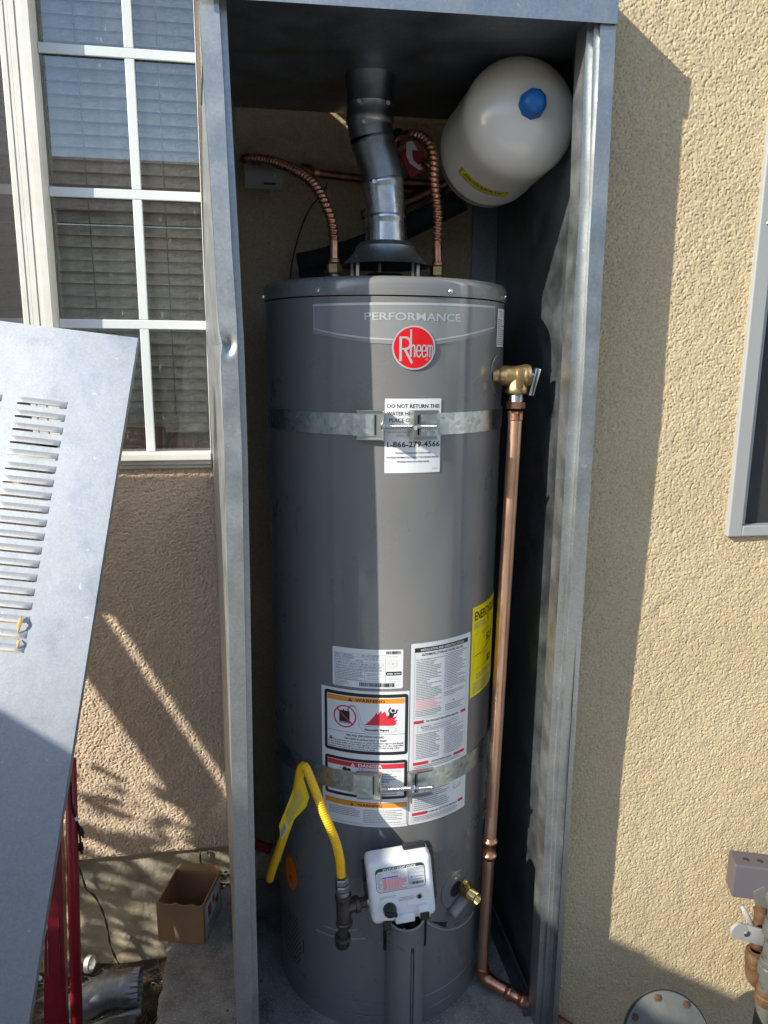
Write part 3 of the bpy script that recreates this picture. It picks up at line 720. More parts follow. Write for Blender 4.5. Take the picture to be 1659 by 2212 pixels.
# round red badge with its lettering drawn as strokes
fm = wrap(3.0, 1.3425, .0018); A = Art(fm, 0, 0)
A.circ(0, 0, 37.0, M['badge_silver'], 0, 56, 36.0); A.circ(0, 0, 34.0, M['badge_red'], 1, 56, 33.2)
SV = M['badge_silver']
A.line([(-22.5, -18), (-22.5, 22)], 4.6, SV, 2)
A.line([(-21, -16.5), (-13, -16.5)], 3.0, SV, 2)
arc = [(-13+7.0*math.sin(t), -7.0-8.9*math.cos(t)) for t in [math.pi*i/12 for i in range(13)]]; A.line(arc, 4.2, SV, 2)
A.line([(-21, 2), (-13, 2)], 3.0, SV, 2); A.line([(-15.5, 2.5), (-3.0, 25)], 4.2, SV, 2)
def hh(u): A.line([(u, -29.5), (u, 15)], 2.9, SV, 2); A.line([(u+k_[0], k_[1]) for k_ in ((1, -1), (2.2, -3.6), (4.2, -4.4), (6.0, -3.4), (6.6, -.6), (6.6, 15))], 2.4, SV, 2)
hh(-5.4)
def ee(u):
    A.line([(u+8.0, 5.0), (u+.8, 5.0)], 1.9, SV, 2)
    A.line([(u+7.0, 5), (u+7.0, 0), (u+5.8, -3.6), (u+3.6, -4.4), (u+1.2, -3.4), (u+.2, 0), (u+.2, 10), (u+1.2, 13.6), (u+3.6, 15), (u+6.0, 13.8), (u+7.0, 10)], 2.3, SV, 2)
ee(4.4); ee(13.6)
A.line([(23.2, -4.6), (23.2, 15)], 2.3, SV, 2)
for dx in (0, 4.3): A.line([(23.2+dx, -1.4), (24.3+dx, -3.6), (25.8+dx, -4.2), (27.0+dx, -3.0), (27.5+dx, -.8), (27.5+dx, 15)], 2.0, SV, 2)
A.ring(22, 18.6, 1.7, .4, SV, 2); A.text('R', 21.2, 19.6, 1.9, SV, 2)
A.mb.build('brand_badge', None, wh)
# temperature label top right
A = Art(wrap(52.3, 1.4135), 0, 0); A.rrect(0, 0, 44, 67, 3, PA, 0)
A.text('TEMPERATURE / PRESSURE', 22, 6.5, 2.6, M['grey_ink'], 1, .03, align='CENTER', width=37, res=1); A.text('RELIEF VALVE', 22, 11, 2.6, M['grey_ink'], 1, .03, align='CENTER', width=20, res=1); A.text('IMPORTANT', 22, 15.2, 2.6, M['grey_ink'], 1, .03, align='CENTER', width=20, res=1)
A.fine(4, 18.5, 41, 62, 3.6, M['grey_ink'], 1, .52); A.mb.build('relief_valve_label', None, wh)
# white paper sheet under the top strap
A = Art(wrap(-8.9, 1.259, .0008), 0, 0); A.rect(0, 0, 98.7, 126, PA, 0)
T = lambda s_, y, h, w_, mm_=INK, b=.0: A.text(s_, 49.5, y, h, mm_, 1, b, align='CENTER', width=w_, res=2)
T('DO NOT RETURN THIS', 15.5, 6.6, 91, INK, .12); T('WATER HEATER TO THE', 28, 6.6, 92, INK, .12); T('PLACE OF PURCHASE', 39.2, 6.6, 84, INK, .12)
T('IF YOU ARE EXPERIENCING A PROBLEM WITH YOUR', 51.4, 2.6, 90, M['grey_ink']); T('WATER HEATER, NEED ASSISTANCE OR HAVE', 57.4, 2.6, 90, M['grey_ink']); T('GENERAL QUESTIONS CALL TOLL FREE', 63.5, 2.6, 60, M['grey_ink'])
T('1-866-279-4566', 81.5, 9.6, 93, INK, .28)
T('TECHNICIANS AVAILABLE 7 DAYS A WEEK', 93, 2.9, 63, INK, .06); T('FOR MORE INFORMATION, CONSULT THE OWNER\'S MANUAL', 100.5, 2.9, 93, INK, .06); T('PROVIDED WITH THE WATER HEATER', 108, 2.9, 57, INK, .06)
A.text('AX5272-1', 84, 120.3, 1.9, M['grey_ink'], 1, .02, width=11, res=1)
A.mb.build('phone_number_sheet', None, wh)
# rating plate
A = Art(wrap(-32.6, .8125), 0, 0); A.rrect(0, 0, 132, 75, 3.0, M['paper'], 0)
G = M['grey_ink']; K_ = INK
for v_, t_ in ((9.5, ''), (14.5, 'SERIAL NO.  M152505828'), (19.3, 'Model No.  XG40T06EN36U1'), (24.5, 'Input BTU/h  36,000'), (30, 'Gas PRESS. IN. W.C. - Manifold - 5.0   Max. inlet - 10.5  Min. inlet - 5.5'), (35.5, 'CSA/ANSI Z21.10.1 - CSA 4.1 2019 CATEGORY I NATURAL DRAFT'), (41, 'COMPLIES WITH JURISDICTIONS HAVING 10ng/J NOx REGULATIONS')):
    A.rect(4, v_+1.0, 100, v_+1.35, K_, 1)
    if t_: A.text(t_, 4.5, v_, 2.6, K_, 1, .02, res=1, width=min(92, len(t_)*1.55))
A.text('MFG. DATE: 15APR2025', 56, 14.3, 2.6, K_, 1, .02, width=32, res=1); A.text('Cap. U.S. Gals.  40', 62, 19.2, 2.6, K_, 1, .02, width=24, res=1); A.text('NATURAL', 45, 24.3, 2.6, K_, 1, .02, width=13, res=1)
A.fine(4.5, 44, 60, 62, 3.1, G, 1); A.fine(66, 46, 92, 52, 3, G, 1); A.fine(66, 56, 94, 59, 3, G, 1); A.fine(4.5, 64, 32, 72, 2.6, G, 1)
A.line([(62, 43), (62, 61)], .35, K_); A.line([(100, 10), (100, 61)], .35, K_); A.line([(62, 53), (100, 53)], .3, K_); A.line([(4, 61.5), (127, 61.5)], .35, K_)
A.bars(100, 2.5, 127, 8.5, K_); A.fine(103, 13, 122, 15, 2.4, G, 1); A.ring(113, 27, 8.6, .35, G); A.ring(113, 27, 6.2, .25, G); A.text('40', 113, 28.2, 2.4, K_, 1, .05, align='CENTER', width=3, res=1)
for k in range(6): t = k*math.pi/3; A.line([(113+2*math.cos(t), 27+2*math.sin(t)), (113+6*math.cos(t), 27+6*math.sin(t))], .25, G)
A.rrect(100.5, 42, 129, 49.5, 2.5, K_, 1); A.text('AHRI', 102.5, 47.6, 3.2, PA, 2, .15, width=10.5, res=1); A.text('CERTIFIED', 114.5, 47.3, 2.6, PA, 2, .1, width=13, res=1)
A.text('ASSEMBLED IN MEXICO', 104, 57, 1.7, G, 1, width=21, res=1)
A.bars(52, 64, 116, 72, K_)
A.mb.build('rating_plate', None, wh)
# warning label, left column
A = Art(wrap(-38.7, .7315), 0, 0); A.rect(0, 0, 169, 276, M['paper'], 0, 8)
def frame(v0, v1, vi0, vi1):
    A.rrect(6.5, v0, 167, v1, 6, INK, 1); A.rect(12.5, vi0, 161, vi1, PA, 2)
frame(5.4, 126, 12, 119.5); frame(137, 216.5, 143, 210.5)
A.rect(13.5, 13.5, 160, 23.2, ORG, 3); A.tri(59, 18.6, 7.5, INK, ORG, 4); A.text('WARNING', 69, 21.6, 6.2, INK, 4, .18, width=55)
A.rect(12.5, 84, 161, 84.6, INK, 3)
A.poly([(37.5, 42), (58, 42), (58, 67), (37.5, 67)], INK, 3); A.rect(45, 39.5, 47.5, 42, INK, 3)
A.line([(55, 42), (55.5, 35), (58.5, 31.5), (64, 30.5), (69, 33)], 3.2, M['grey_ink'], 3)
A.ring(48.5, 53.5, 21, 2.6, RED, 4); A.line([(34, 40), (63, 67.5)], 2.8, RED, 5)
A.text('FLAMMABLES', 38.5, 66, 2.2, PA, 4, .02, width=18.5, res=1)
top_ = [(69, 33), (74, 38), (77, 46), (79, 56), (82, 66), (88, 69.5), (98, 69), (108, 69.5), (118, 69), (128, 69.5), (138, 69.5), (145, 73), (144, 78), (136, 80.5), (124, 79.5), (112, 81), (100, 80), (90, 81), (82, 78), (77, 70), (75, 58), (72, 46), (70, 38)]
A.line(top_, .45, INK, 3, True)
A.poly([(86, 66.5), (96, 58), (104, 48), (109, 40.5), (110, 46), (117, 36), (117.5, 43), (124, 38), (127, 48), (134, 44), (133, 50), (141, 43), (139, 51), (146, 48), (141, 56), (147, 56), (143, 61), (147, 61), (140, 67)], RED, 3)
A.circ(138.5, 37, 3.2, INK, 4, 20)
for pts in ([(131, 49), (136, 43), (130, 38), (134, 31)], [(136, 43), (144, 42), (146, 35)]): A.line(pts, 2.4, INK, 4)
A.poly([(131, 41), (142, 42), (136.5, 51), (133, 51), (128, 53), (132, 47)], INK, 4)
A.text('Flammable Vapors', 86, 77.5, 4.0, INK, 4, .2, width=45, res=2)
A.text('FIRE AND EXPLOSION HAZARD', 87, 92, 4.2, INK, 3, .12, align='CENTER', width=72, res=2); A.text('Can result in serious injury or death', 87, 98.5, 4.2, INK, 3, .12, align='CENTER', width=80, res=2)
A.tri(20, 99.5, 7.5, INK, PA, 3)
for i, (t_, u_) in enumerate((('Do not store or use gasoline or other flammable vapors and liquids', 24.5), ('in the vicinity of this or any other appliance. Storage of or use of gasoline', 14), ('or other flammable vapors or liquids in the vicinity of this or any other', 14), ('appliance can result in serious injury or death.', 14))):
    A.text(t_, u_, 104+i*4.6, 3.3, INK, 3, .07, width=[134, 145, 138, 93][i], res=1)
A.rect(13, 144, 160.5, 154, RED, 3); A.tri(64, 149, 7.5, PA, RED, 4); A.text('DANGER', 74, 152.4, 6.4, PA, 4, .2, width=45)
A.line([(77, 154), (77, 166)], .5, INK, 3); A.line([(82, 154), (82, 166)], .5, INK, 3); A.circ(48, 160, 4.5, INK, 3, 20); A.circ(56, 161, 4, INK, 3, 20); A.ring(40, 163, 4, .7, INK, 3)
A.text('Water temperature over 125F (52C)', 92, 160.5, 2.6, G, 3, width=62, res=1); A.fine(92, 164, 150, 208, 5.2, G, 3)
A.line([(30, 185), (58, 208)], .5, INK, 3); A.poly([(48, 198), (68, 200), (78, 208), (60, 203)], INK, 3)
A.rect(7, 225, 167, 271, INK, 1); A.rect(7.6, 225.6, 166.4, 270.4, PA, 2); A.rect(7.6, 225.6, 166.4, 235.2, ORG, 3); A.tri(62, 230.5, 6.5, INK, ORG, 4); A.text('WARNING', 72, 233.5, 5.8, INK, 4, .16, width=48)
A.fine(14, 240, 78, 256, 3.6, G, 3); A.fine(84, 240, 158, 266, 3.6, G, 3)
A.mb.build('warning_label', None, wh)
# instruction label, right column
A = Art(wrap(4.0, .8215, .0007), 0, 0); A.rrect(0, 0, 134, 365, 2.5, PA, 0)
A.rect(7, 8.8, 126, 17.5, INK, 1); A.text('INSTALLATION AND OPERATION DETAILS', 66.5, 15.6, 4.6, PA, 2, .1, align='CENTER', width=96, res=2)
A.text('AUTOMATIC STORAGE WATER HEATER', 66.5, 25.0, 4.6, INK, 1, .12, align='CENTER', width=92, res=2)
A.text('For Safe Installation and Operation', 10, 33, 2.6, INK, 1, .03, width=58, res=1); A.fine(10, 35.5, 63, 72, 3.3, G, 1)
A.text('Water Leakage', 10, 77, 2.6, INK, 1, .03, width=22, res=1); A.fine(10, 79, 63, 110, 3.3, G, 1)
A.fine(10, 112, 63, 129, 3.3, M['pink_ink'], 1); A.fine(10, 132, 63, 143, 3.3, G, 1)
A.fine(69, 28, 123, 96, 3.3, G, 1); A.fine(69, 98, 90, 101, 3.3, M['pink_ink'], 1); A.fine(69, 104, 123, 112, 3.3, G, 1); A.tri(92, 124, 5, G, PA); A.fine(72, 130, 122, 142, 3.6, G, 1)
A.line([(7, 17), (7, 147), (126, 147), (126, 17)], .5, G)
for v_, t_ in ((152, 'FOR YOUR SAFETY READ BEFORE OPERATING'), (236, 'LIGHTING INSTRUCTIONS'), (341, 'TO TURN GAS OFF TO THE APPLIANCE')):
    A.rect(7, v_, 27 if v_ < 200 else 38, v_+6, RED, 1); A.rect(112 if v_ != 236 else 96, v_, 126, v_+6, RED, 1)
    A.text(t_, 69 if v_ < 200 else 72 if v_ > 300 else 67, v_+5.3, 4.0, INK, 1, .12, align='CENTER', width=(74 if v_ != 236 else 46), res=2)
A.line([(7, 150), (7, 360), (126, 360), (126, 150)], .5, M['pink_ink'])
A.line([(15, 162), (118, 162), (118, 175), (15, 175)], .4, G, 1, True); A.tri(23, 165.5, 3.5, INK, PA); A.text('WARNING:', 26, 167, 2.6, INK, 1, .05, width=17, res=1); A.fine(46, 164.5, 114, 166, 3, G, 1); A.fine(24, 168.5, 112, 174, 3, G, 1)
A.fine(12, 179, 62, 231, 3.5, G, 1); A.fine(72, 177, 122, 231, 3.5, G, 1); A.fine(10, 244, 118, 250, 3.3, G, 1); A.fine(10, 276, 88, 336, 4.2, G, 1); A.fine(10, 350, 120, 358, 3.2, G, 1)
A.line([(98, 292), (118, 292), (118, 312), (98, 312)], .6, G, 1, True); A.ring(103, 310, 4, .6, G); A.ring(113, 308, 3.5, .6, G)
A.mb.build('instruction_label', None, wh)
# yellow energy label
A = Art(wrap(38.7, .8665), 0, 0); YP = M['yellow_paper']; A.rrect(0, 0, 132, 183, 1.5, YP, 0)
A.text('U.S. Government', 6, 6, 2.2, G, 1, width=18, res=1)
A.text('ENERGYGUIDE', 7, 27.5, 17.5, INK, 1, .6, width=116); A.line([(66, 28), (66, 37)], 1.6, INK); A.poly([(62.5, 36), (69.5, 36), (66, 42)], INK, 1)
A.fine(7, 34, 52, 46, 4, G, 1); A.line([(7, 56), (125, 56), (125, 128), (7, 128)], .35, G, 1, True)
A.text('Estimated Yearly Energy Cost', 38, 61, 3.2, G, 1, .03, width=60, res=1); A.text('$23', 60, 82, 15, INK, 1, .3, width=33)
A.line([(14, 100), (40, 99), (66, 92), (96, 78)], 1.4, INK); A.fine(35, 103, 90, 106, 3, G, 1); A.rect(70, 116, 92, 130, INK, 1); A.poly([(74, 124), (81, 118), (88, 124)], YP, 2)
A.fine(20, 140, 100, 150, 4, G, 1); A.fine(9, 156, 115, 178, 4.6, G, 1)
A.mb.build('energy_label', None, wh)
# orange oval sticker and slots, lower left
A = Art(wrap(-64, .283), 0, 0); A.circ(0, 0, 24, M['orange_label'], 0, 40, 38); A.line([(-4, 10), (2, 24)], 3, INK, 1); A.circ(0, 8, 3, INK, 1, 16); A.line([(2, 14), (9, 20)], 2, INK, 1); A.line([(-10, -20), (12, -6)], 1, INK, 1)
A.mb.build('orange_sticker', None, wh)
mb = MB()
for r_ in range(17):
    for c_ in range(9):
        ph = -74+c_*2.1+(r_ % 2)*1.0; z = .185-r_*.0066
        if abs(ph+66)/10 + abs(z-.13)/.085 > 1.35: continue
        a_ = [W(ph-.35, z-.0026, .0004), W(ph+.35, z-.0012, .0004), W(ph+.35, z+.0026, .0004), W(ph-.35, z+.0012, .0004)]; mb.add(a_, [(0, 1, 2, 3)])
o = mb.build('air_slots', M['dark'], wh); o['kind'] = 'stuff'
for z, l in ((.135, .016), (.06, .008)): MB().add([W(-53.6, z-l, .0005), W(-53.0, z-l, .0005), W(-53.2, z+l, .0005), W(-53.8, z+l, .0005)], [(0, 1, 2, 3)]).build('slot', M['dark'], wh)
# raised lips of the lower shroud
def oncyl(x, y, off=0.0, R=RH):
    d = ray(x, y); a_ = d.x**2+d.y**2; b_ = CAM.x*d.x+CAM.y*d.y; c_ = CAM.x**2+CAM.y**2-(R+off)**2; D = max(0, b_*b_-a_*c_)
    return CAM + d*((-b_-math.sqrt(D))/a_)
for pts in ([(680, 2006), (700, 2016), (725, 2024), (752, 2028), (790, 2026)], [(917, 1990), (940, 2003), (965, 2009), (990, 2003), (1010, 1988), (1024, 1967)], [(700, 2000), (735, 2010), (775, 2008)]):
    P = spline([oncyl(x, y, -.0035) for x, y in pts], .006); MB().tube(P, .0022, 8).build('shroud_lip', M['heater_edge'], wh, smooth=True)
MB().add([oncyl(x, y, -.0025) for x, y in ((930, 1990), (960, 2004), (990, 1995), (1012, 1975), (990, 1985), (962, 1992))], [(0, 1, 2, 3, 4, 5)]).build('shroud_recess', M['dark'], wh)
# burner tube cover (half round channel, open slanted top)
mb = MB(); seg = 28; cc = Vector((.012, -RH-.002, 0)); rr_ = .0375; hs = 24; vs = []
for j in range(2):
    for i in range(seg+1):
        t = math.pi*i/seg; x = cc.x-rr_*math.cos(t)*(1+.02*(1-j)); y = cc.y-rr_*.95*math.sin(t)
        z = 0.002 if j == 0 else .272 - .012*math.sin(t)
        vs.append((x, y, z))
fs = [(i, i+1, seg+2+i, seg+1+i) for i in range(seg)]
mb.add(vs, fs); vin = [(v_[0], v_[1]+.0018 if False else v_[1]*.995-.0012+.003, v_[2]) for v_ in vs]
mb.add(vin, [f[::-1] for f in fs])
mb.build('burner_tube_cover', M['heater'], wh, smooth=True)
top_e = [Vector(v_) for v_ in vs[seg+1:]]; MB().tube(top_e, .0022, 8).build('cover_rim', M['heater_edge'], wh, smooth=True)
mb = MB(); A0 = cc+Vector((.008, -rr_*.935, 0)); mb.tube(spline([A0+Vector((-.002, .0, .02)), A0+Vector((-.002, 0, .205)), A0+Vector((0, 0, .21)), A0+Vector((.003, .0005, .205)), A0+Vector((.003, .0005, .02))], .01), .0009, 6); mb.build('cover_slot', M['dark'], wh, smooth=True)
mb = MB(); mb.cyl((.004, -RH-.012, .12), (.004, -RH-.012, .33), .0065, 14); mb.cyl((.028, -RH-.014, .12), (.028, -RH-.014, .33), .003, 10); mb.build('burner_tube', M['steel'], wh, smooth=True, auto=40)
for z in (.235, .24, .245): MB().lathe([(.0065, 0), (.0082, .0015), (.0065, .003)], (.004, -RH-.012, z), (0, 0, 1), 16).build('fitting_ring', M['steel'], wh, smooth=True)
MB().box((-.03, -RH-.002, .19), (.055, -RH+.01, .3)).build('burner_recess', M['dark'], wh)

# draft hood
mb = MB(); HZ = 1.459; hc = (0, 0, 0)
mb.lathe([(.0870, HZ+.036), (.082, HZ+.038), (.064, HZ+.055), (.057, HZ+.066), (.0565, HZ+.070), (.0480, HZ+.078), (.0405, HZ+.080)], hc, (0, 0, 1), 64)
mb.lathe([(.0860, HZ+.0355), (.081, HZ+.0370), (.062, HZ+.054), (.040, HZ+.068)], hc, (0, 0, 1), 64)
mb.build('draft_hood', M['galv'], wh, smooth=True, auto=35)
mb = MB(); mb.cyl((0, 0, HZ), (0, 0, HZ+.022), .034, 40); mb.build('flue_collar', M['dark'], wh, smooth=True, auto=40)
for a_ in (-58, 55, 180, 118, -118):
    x, y = .068*math.sin(R_(a_)), -.068*math.cos(R_(a_)); MB().box((x-.0028, y-.0008, HZ-.002), (x+.0028, y+.0008, HZ+.050)).build('hood_leg', M['steel'], wh)

# gas control valve
YG = -.315
p00, p10, p11, p01 = aY(797, 1864, YG), aY(923, 1848, YG), aY(936, 1972, YG), aY(812, 1998, YG)
gc_x0, gc_x1 = -.0725, .0475; gz1 = (p00.z+p10.z)/2; gz0 = (p01.z+p11.z)/2-.001
tl_ = R_(9)
Mg = Matrix.Translation(((gc_x0+gc_x1)/2+.001, YG-.002, (gz0+gz1)/2)) @ Matrix.Rotation(R_(-4.5), 4, 'Y') @ Matrix.Rotation(R_(-9.0), 4, 'X')
hw = (gc_x1-gc_x0)/2; hz = (gz1-gz0)/2*.95
import bmesh
bm = bmesh.new(); bmesh.ops.create_cube(bm, size=1)
for q in bm.verts:
    k = .97 if q.co.y < 0 else 1.0; q.co = Vector((q.co.x*2*hw*k, q.co.y*.052+.026, q.co.z*2*hz*k))
bmesh.ops.bevel(bm, geom=bm.edges[:], offset=.010, segments=4, affect='EDGES', profile=.5); bm.verts.index_update()
gb = MB().add([Mg @ q.co for q in bm.verts], [[q.index for q in f.verts] for f in bm.faces]).build('gas_control', M['white_plastic'], wh, smooth=True); bm.free()
def gm(u, v, layer=0): return Mg @ Vector((u/1000, -.0004-layer*.00022, hz-v/1000))
mb = MB(); mb.bbox((-hw+.005, .03, -hz+.012), (hw+.008, .060, hz-.004), .006, None, Mg); mb.bbox((-hw-.004, .035, -.035), (-hw+.01, .066, .008), .003, None, Mg); mb.bbox((-hw-.004, .035, .014), (-hw+.01, .066, .036), .003, None, Mg); mb.bbox((.012, .026, hz-.003), (hw-.006, .045, hz+.005), .003, None, Mg)
mb.build('control_back', M['black'], gb)
gm_ = gm; A = Art(lambda u, v, l=0: gm_(u, v-4, l), 0, 0)
A.rrect(-46, 17, 44, 62, 8, M['green_ink'], 0); A.rrect(-45, 23, 43, 61, 7, PA, 1)
A.text('STATUS LIGHT CODE', -2, 23.0, 4.6, PA, 2, .2, align='CENTER', width=60, res=2)
A.text('STATUS', -10, 29, 2.6, G, 2, .06, align='CENTER', width=13, res=1)
A.rect(13, 23.5, 42.5, 54, M['paper_grey'], 2); A.line([(13, 23.5), (13, 58)], .5, M['green_ink'], 3); A.line([(-26, 24), (-26, 58)], .3, G, 3); A.line([(-34, 24), (-34, 58)], .3, G, 3)
A.rect(-34, 34, -26.5, 36.5, M['blue_ink'], 2); A.rect(-25, 34, -5, 36.5, M['blue_ink'], 2)
A.rect(-33.5, 37.5, -27, 57.5, M['pink_ink'], 2); A.fine(-25, 37.5, 12, 57, 2.4, M['pink_ink'], 2, .8); A.fine(-43, 26, -35, 57, 2.6, G, 2); A.fine(14.5, 25, 41, 36, 2.2, G, 3); 
A.circ(19, 41, 1.6, M['blue_ink'], 3, 16); A.text('Normal Operation', 23, 42, 1.9, INK, 3, .03, width=17, res=1); A.circ(19, 46, 1.4, M['pink_ink'], 3, 16); A.text('System Problem', 23, 47, 1.9, INK, 3, .03, width=15, res=1)
A.bars(16, 50, 40, 55.5, INK, 3); A.fine(-42, 58.5, 38, 59.5, 2, G, 2)
A.mb.build('status_label', None, gb)
A = Art(gm, 0, 0); A.fine(-42, 66, -12, 71, 2.6, M['grey_ink'], 0, .35); A.fine(-8, 72, 22, 79, 2.6, M['grey_ink'], 0, .35)
for k in range(11):
    t = R_(140+k*26); A.line([(-26+16*math.cos(t), 89+16*math.sin(t)), (-26+19*math.cos(t), 89+19*math.sin(t))], .8, G, 0)
A.text('VACATION', -30, 112, 2.0, G, 0, .02, width=10, res=1)
A.mb.build('dial_print', None, gb)
kc = gm(-26, 89)
mb = MB(); nrm = (Mg.to_3x3() @ Vector((0, -1, 0))); mb.lathe([(0, .014), (.0095, .014), (.0112, .0115), (.0116, 0)], kc, nrm, 32); mb.bbox((-.012, -.017, -.003), (.012, -.008, .003), .001, None, Matrix.Translation(kc) @ Matrix.Rotation(.3, 4, 'Y')); mb.build('temperature_knob', M['black'], gb, smooth=True, auto=40)
mb = MB(); mb.lathe([(.021, 0), (.021, .0012), (.0125, .0016)], kc, nrm, 40); mb.build('dial_ring', M['white_plastic'], gb, smooth=True, auto=30)
mb = MB(); c_ = gm(30, 75); mb.lathe([(.0052, 0), (.0052, .001), (.004, .0015), (.0035, -.0), (0, -.0002)], c_, nrm, 20); mb.build('pilot_window', M['zinc'], gb, smooth=True, auto=30)
MB().lathe([(0, .0012), (.003, .001)], c_, nrm, 14).build('pilot_lens', M['dark'], gb)
MB().bbox((-.018, -.006, -hz+.001), (.018, .012, -hz+.017), .003, None, Mg).build('ignitor_bar', M['white_plastic'], gb, smooth=True, auto=40)
MB().bbox((.026, -.008, -hz+.004), (.046, .01, -hz+.028), .003, None, Mg).build('pilot_button', M['white_plastic'], gb, smooth=True, auto=40)
MB().bbox((.027, -.011, -hz+.003), (.044, -.003, -hz+.017), .002, None, Mg).build('button_cap', M['black'], gb)
MB().bbox((-.040, -.004, -hz-.008), (-.026, .012, -hz+.008), .002, None, Mg).build('plug', M['black'], gb)
A = Art(gm, 0, 0); A.text('Resideo', 14, 87.5, 3.4, M['white_plastic'], 0, .06, width=24, res=2) if False else None
MB().bbox((.006, -.0015, -hz+.029), (.042, .002, -hz+.034), .001, None, Mg).build('embossed_strip', M['white_plastic'], gb)

# ================================================================== STRAPS
def local(phi, z):                                                   # frame on the jacket: x tangent right, y inward, z up
    P = W(phi, z); t = Vector((math.cos(R_(phi)), math.sin(R_(phi)), 0)); n_ = Vector((-math.sin(R_(phi)), math.cos(R_(phi)), 0))
    M4 = Matrix((t, n_, Vector((0, 0, 1)))).transposed().to_4x4(); M4.translation = P; return M4
def strap(label, zc_, half, phL, phR, low):
    t = thing('seismic_strap', label, 'strap', W(0, zc_), 'galvanised straps round the water heater')
    def band(p0, p1, z0f, name, off=.002):
        mb = MB(); n = 90; vs = []
        for i in range(n+1):
            p = p0+(p1-p0)*i/n; z = z0f(p); vs += [W(p, z-half, off), W(p, z+half, off+.0004*math.sin(p*.3)), W(p, z+half, off-.0014), W(p, z-half, off-.0014)]
        fs = []
        for i in range(n):
            for k in range(4): a_ = 4*i+k; b_ = 4*i+(k+1) % 4; fs.append((a_, a_+4, b_+4, b_))
        mb.add(vs, fs); return mb.build(name, M['galv_strap'], t)
    band(-182, phL, lambda p: zc_, 'band'); band(phR, 182, lambda p: zc_+.0005, 'band')
    # brackets
    for s_, ph in ((1, phL), (-1, phR)):
        M4 = local(ph, zc_); mb = MB(); w0, w1 = (-.024, .022) if s_ > 0 else (-.022, .026)
        e = .0014; hh_ = half+.005
        mb.box((w0, -.0075, -hh_), (w1, -.0061, hh_), None, M4)
        mb.box((w0, -.0135, hh_), (w1, -.0061, hh_+e), None, M4); mb.box((w0, -.0135, -hh_-e), (w1, -.0061, -hh_), None, M4)
        xe = w1 if s_ > 0 else w0-e
        mb.bbox((xe, -.030, -hh_-e), (xe+e, -.0061, hh_+e), .0005, None, M4)
        mb.build('bracket', M['zinc'], t)
        # folded band end lying on the bracket
        mb = MB(); a_, b_ = ((-.03, .006) if s_ > 0 else (-.004, .03)); mb.box((a_, -.0098, -half), (b_, -.0084, half), None, M4); mb.build('band_end', M['galv_strap'], t)
        MB().box(((.0062 if s_ > 0 else -.0085), -.0088, -half*.9), ((.0085 if s_ > 0 else -.0062), -.0078, half*.9), None, M4).build('slot', M['dark'], t)
    ML = local(phL, zc_); MR = local(phR, zc_)
    a_ = ML @ Vector((.0225, -.019, -.001)); b_ = MR @ Vector((-.024, -.019, -.001)); d = (b_-a_).normalized()
    MB().lathe([(0, .005), (.004, .0046), (.0078, .002), (.0088, 0), (.0088, -.0006), (0, -.0006)], a_, -d, 20).build('bolt_head', M['steel'], t, smooth=True)
    pts = [a_+d*(i*.0004) for i in range(int(((b_-a_).length+.043)/.0004))]
    MB().tube(pts, lambda i, an: .0040+.0006*math.sin(i*.0004/.0016*2*math.pi+an), 10).build('bolt', M['steel'], t, smooth=True)
    q = MB(); nut(q, b_+d*.0018, d, .0078, .0075); q.build('nut', M['steel'], t)
    return t
strap('upper galvanised strap and bolt clamp crossing the white phone number sheet', 1.2155, .0185, -14.5, 6.8, 0)
strap('lower galvanised strap and bolt clamp crossing the danger label', .5475, .0205, -14.5, 8.5, 1)

# ================================================================== COPPER AND BRASS
def flex(label, pts, nipple):
    t = thing('water_connector', label, 'copper pipe', nipple, 'corrugated copper connectors above the heater')
    P = spline(pts, .00125); step = .00125; n = len(P)
    def rad(i, a_):
        s_ = i*step; k = min(1, max(0, (s_-.035)/.01)) ; return .0086 + k*.0021*math.sin(2*math.pi*s_/.0098+a_)**3 if k > 0 else .0086
    MB().tube(P, rad, 18).build('corrugated_tube', M['copper'], t, smooth=True)
    x, y, z = nipple
    q = MB(); q.tube([(x, y, z+.0006*i) for i in range(34)], lambda i, a_: .0098+.0005*math.sin(i*2.1+a_), 18); q.build('nipple', M['thread'], t, smooth=True)
    q = MB(); nut(q, (x, y, z+.020), (0, 0, 1), .0152, .018); q.lathe([(.0105, .038), (.0118, .040), (.011, .043), (.0088, .044)], (x, y, z), (0, 0, 1), 20); q.build('union_nut', M['brass'], t)
    q = MB(); q.lathe([(.0105, .043), (.0110, .0445), (.0105, .047), (.0090, .0475)], (x, y, z), (0, 0, 1), 20); q.build('washer', M['copper'], t, smooth=True)
nl = aY(722, 600, -.01); nl.z = 1.4585; nr = aY(945, 602, -.01); nr.z = 1.4585
def on(x, y, Y): return aY(x, y, Y)
flex('left corrugated copper connector arching to the wall from the heater top', [(nl.x, nl.y, 1.50), on(721, 520, -.005), on(716, 480, .0), on(702, 440, .01), on(680, 400, .035), on(650, 375, .07), on(610, 356, .12), on(575, 346, .16), on(540, 343, .20), on(528, 343, .235)], tuple(nl))
flex('right corrugated copper connector hooking behind the vent pipe beside the white tank', [(nr.x, nr.y, 1.50), on(945, 520, -.01), on(946, 470, -.01), on(942, 430, -.01), on(937, 390, -.005), on(936, 350, .0), on(930, 318, .01), on(914, 299, .03), on(893, 292, .05), on(872, 296, .08), on(850, 312, .12)], tuple(nr))

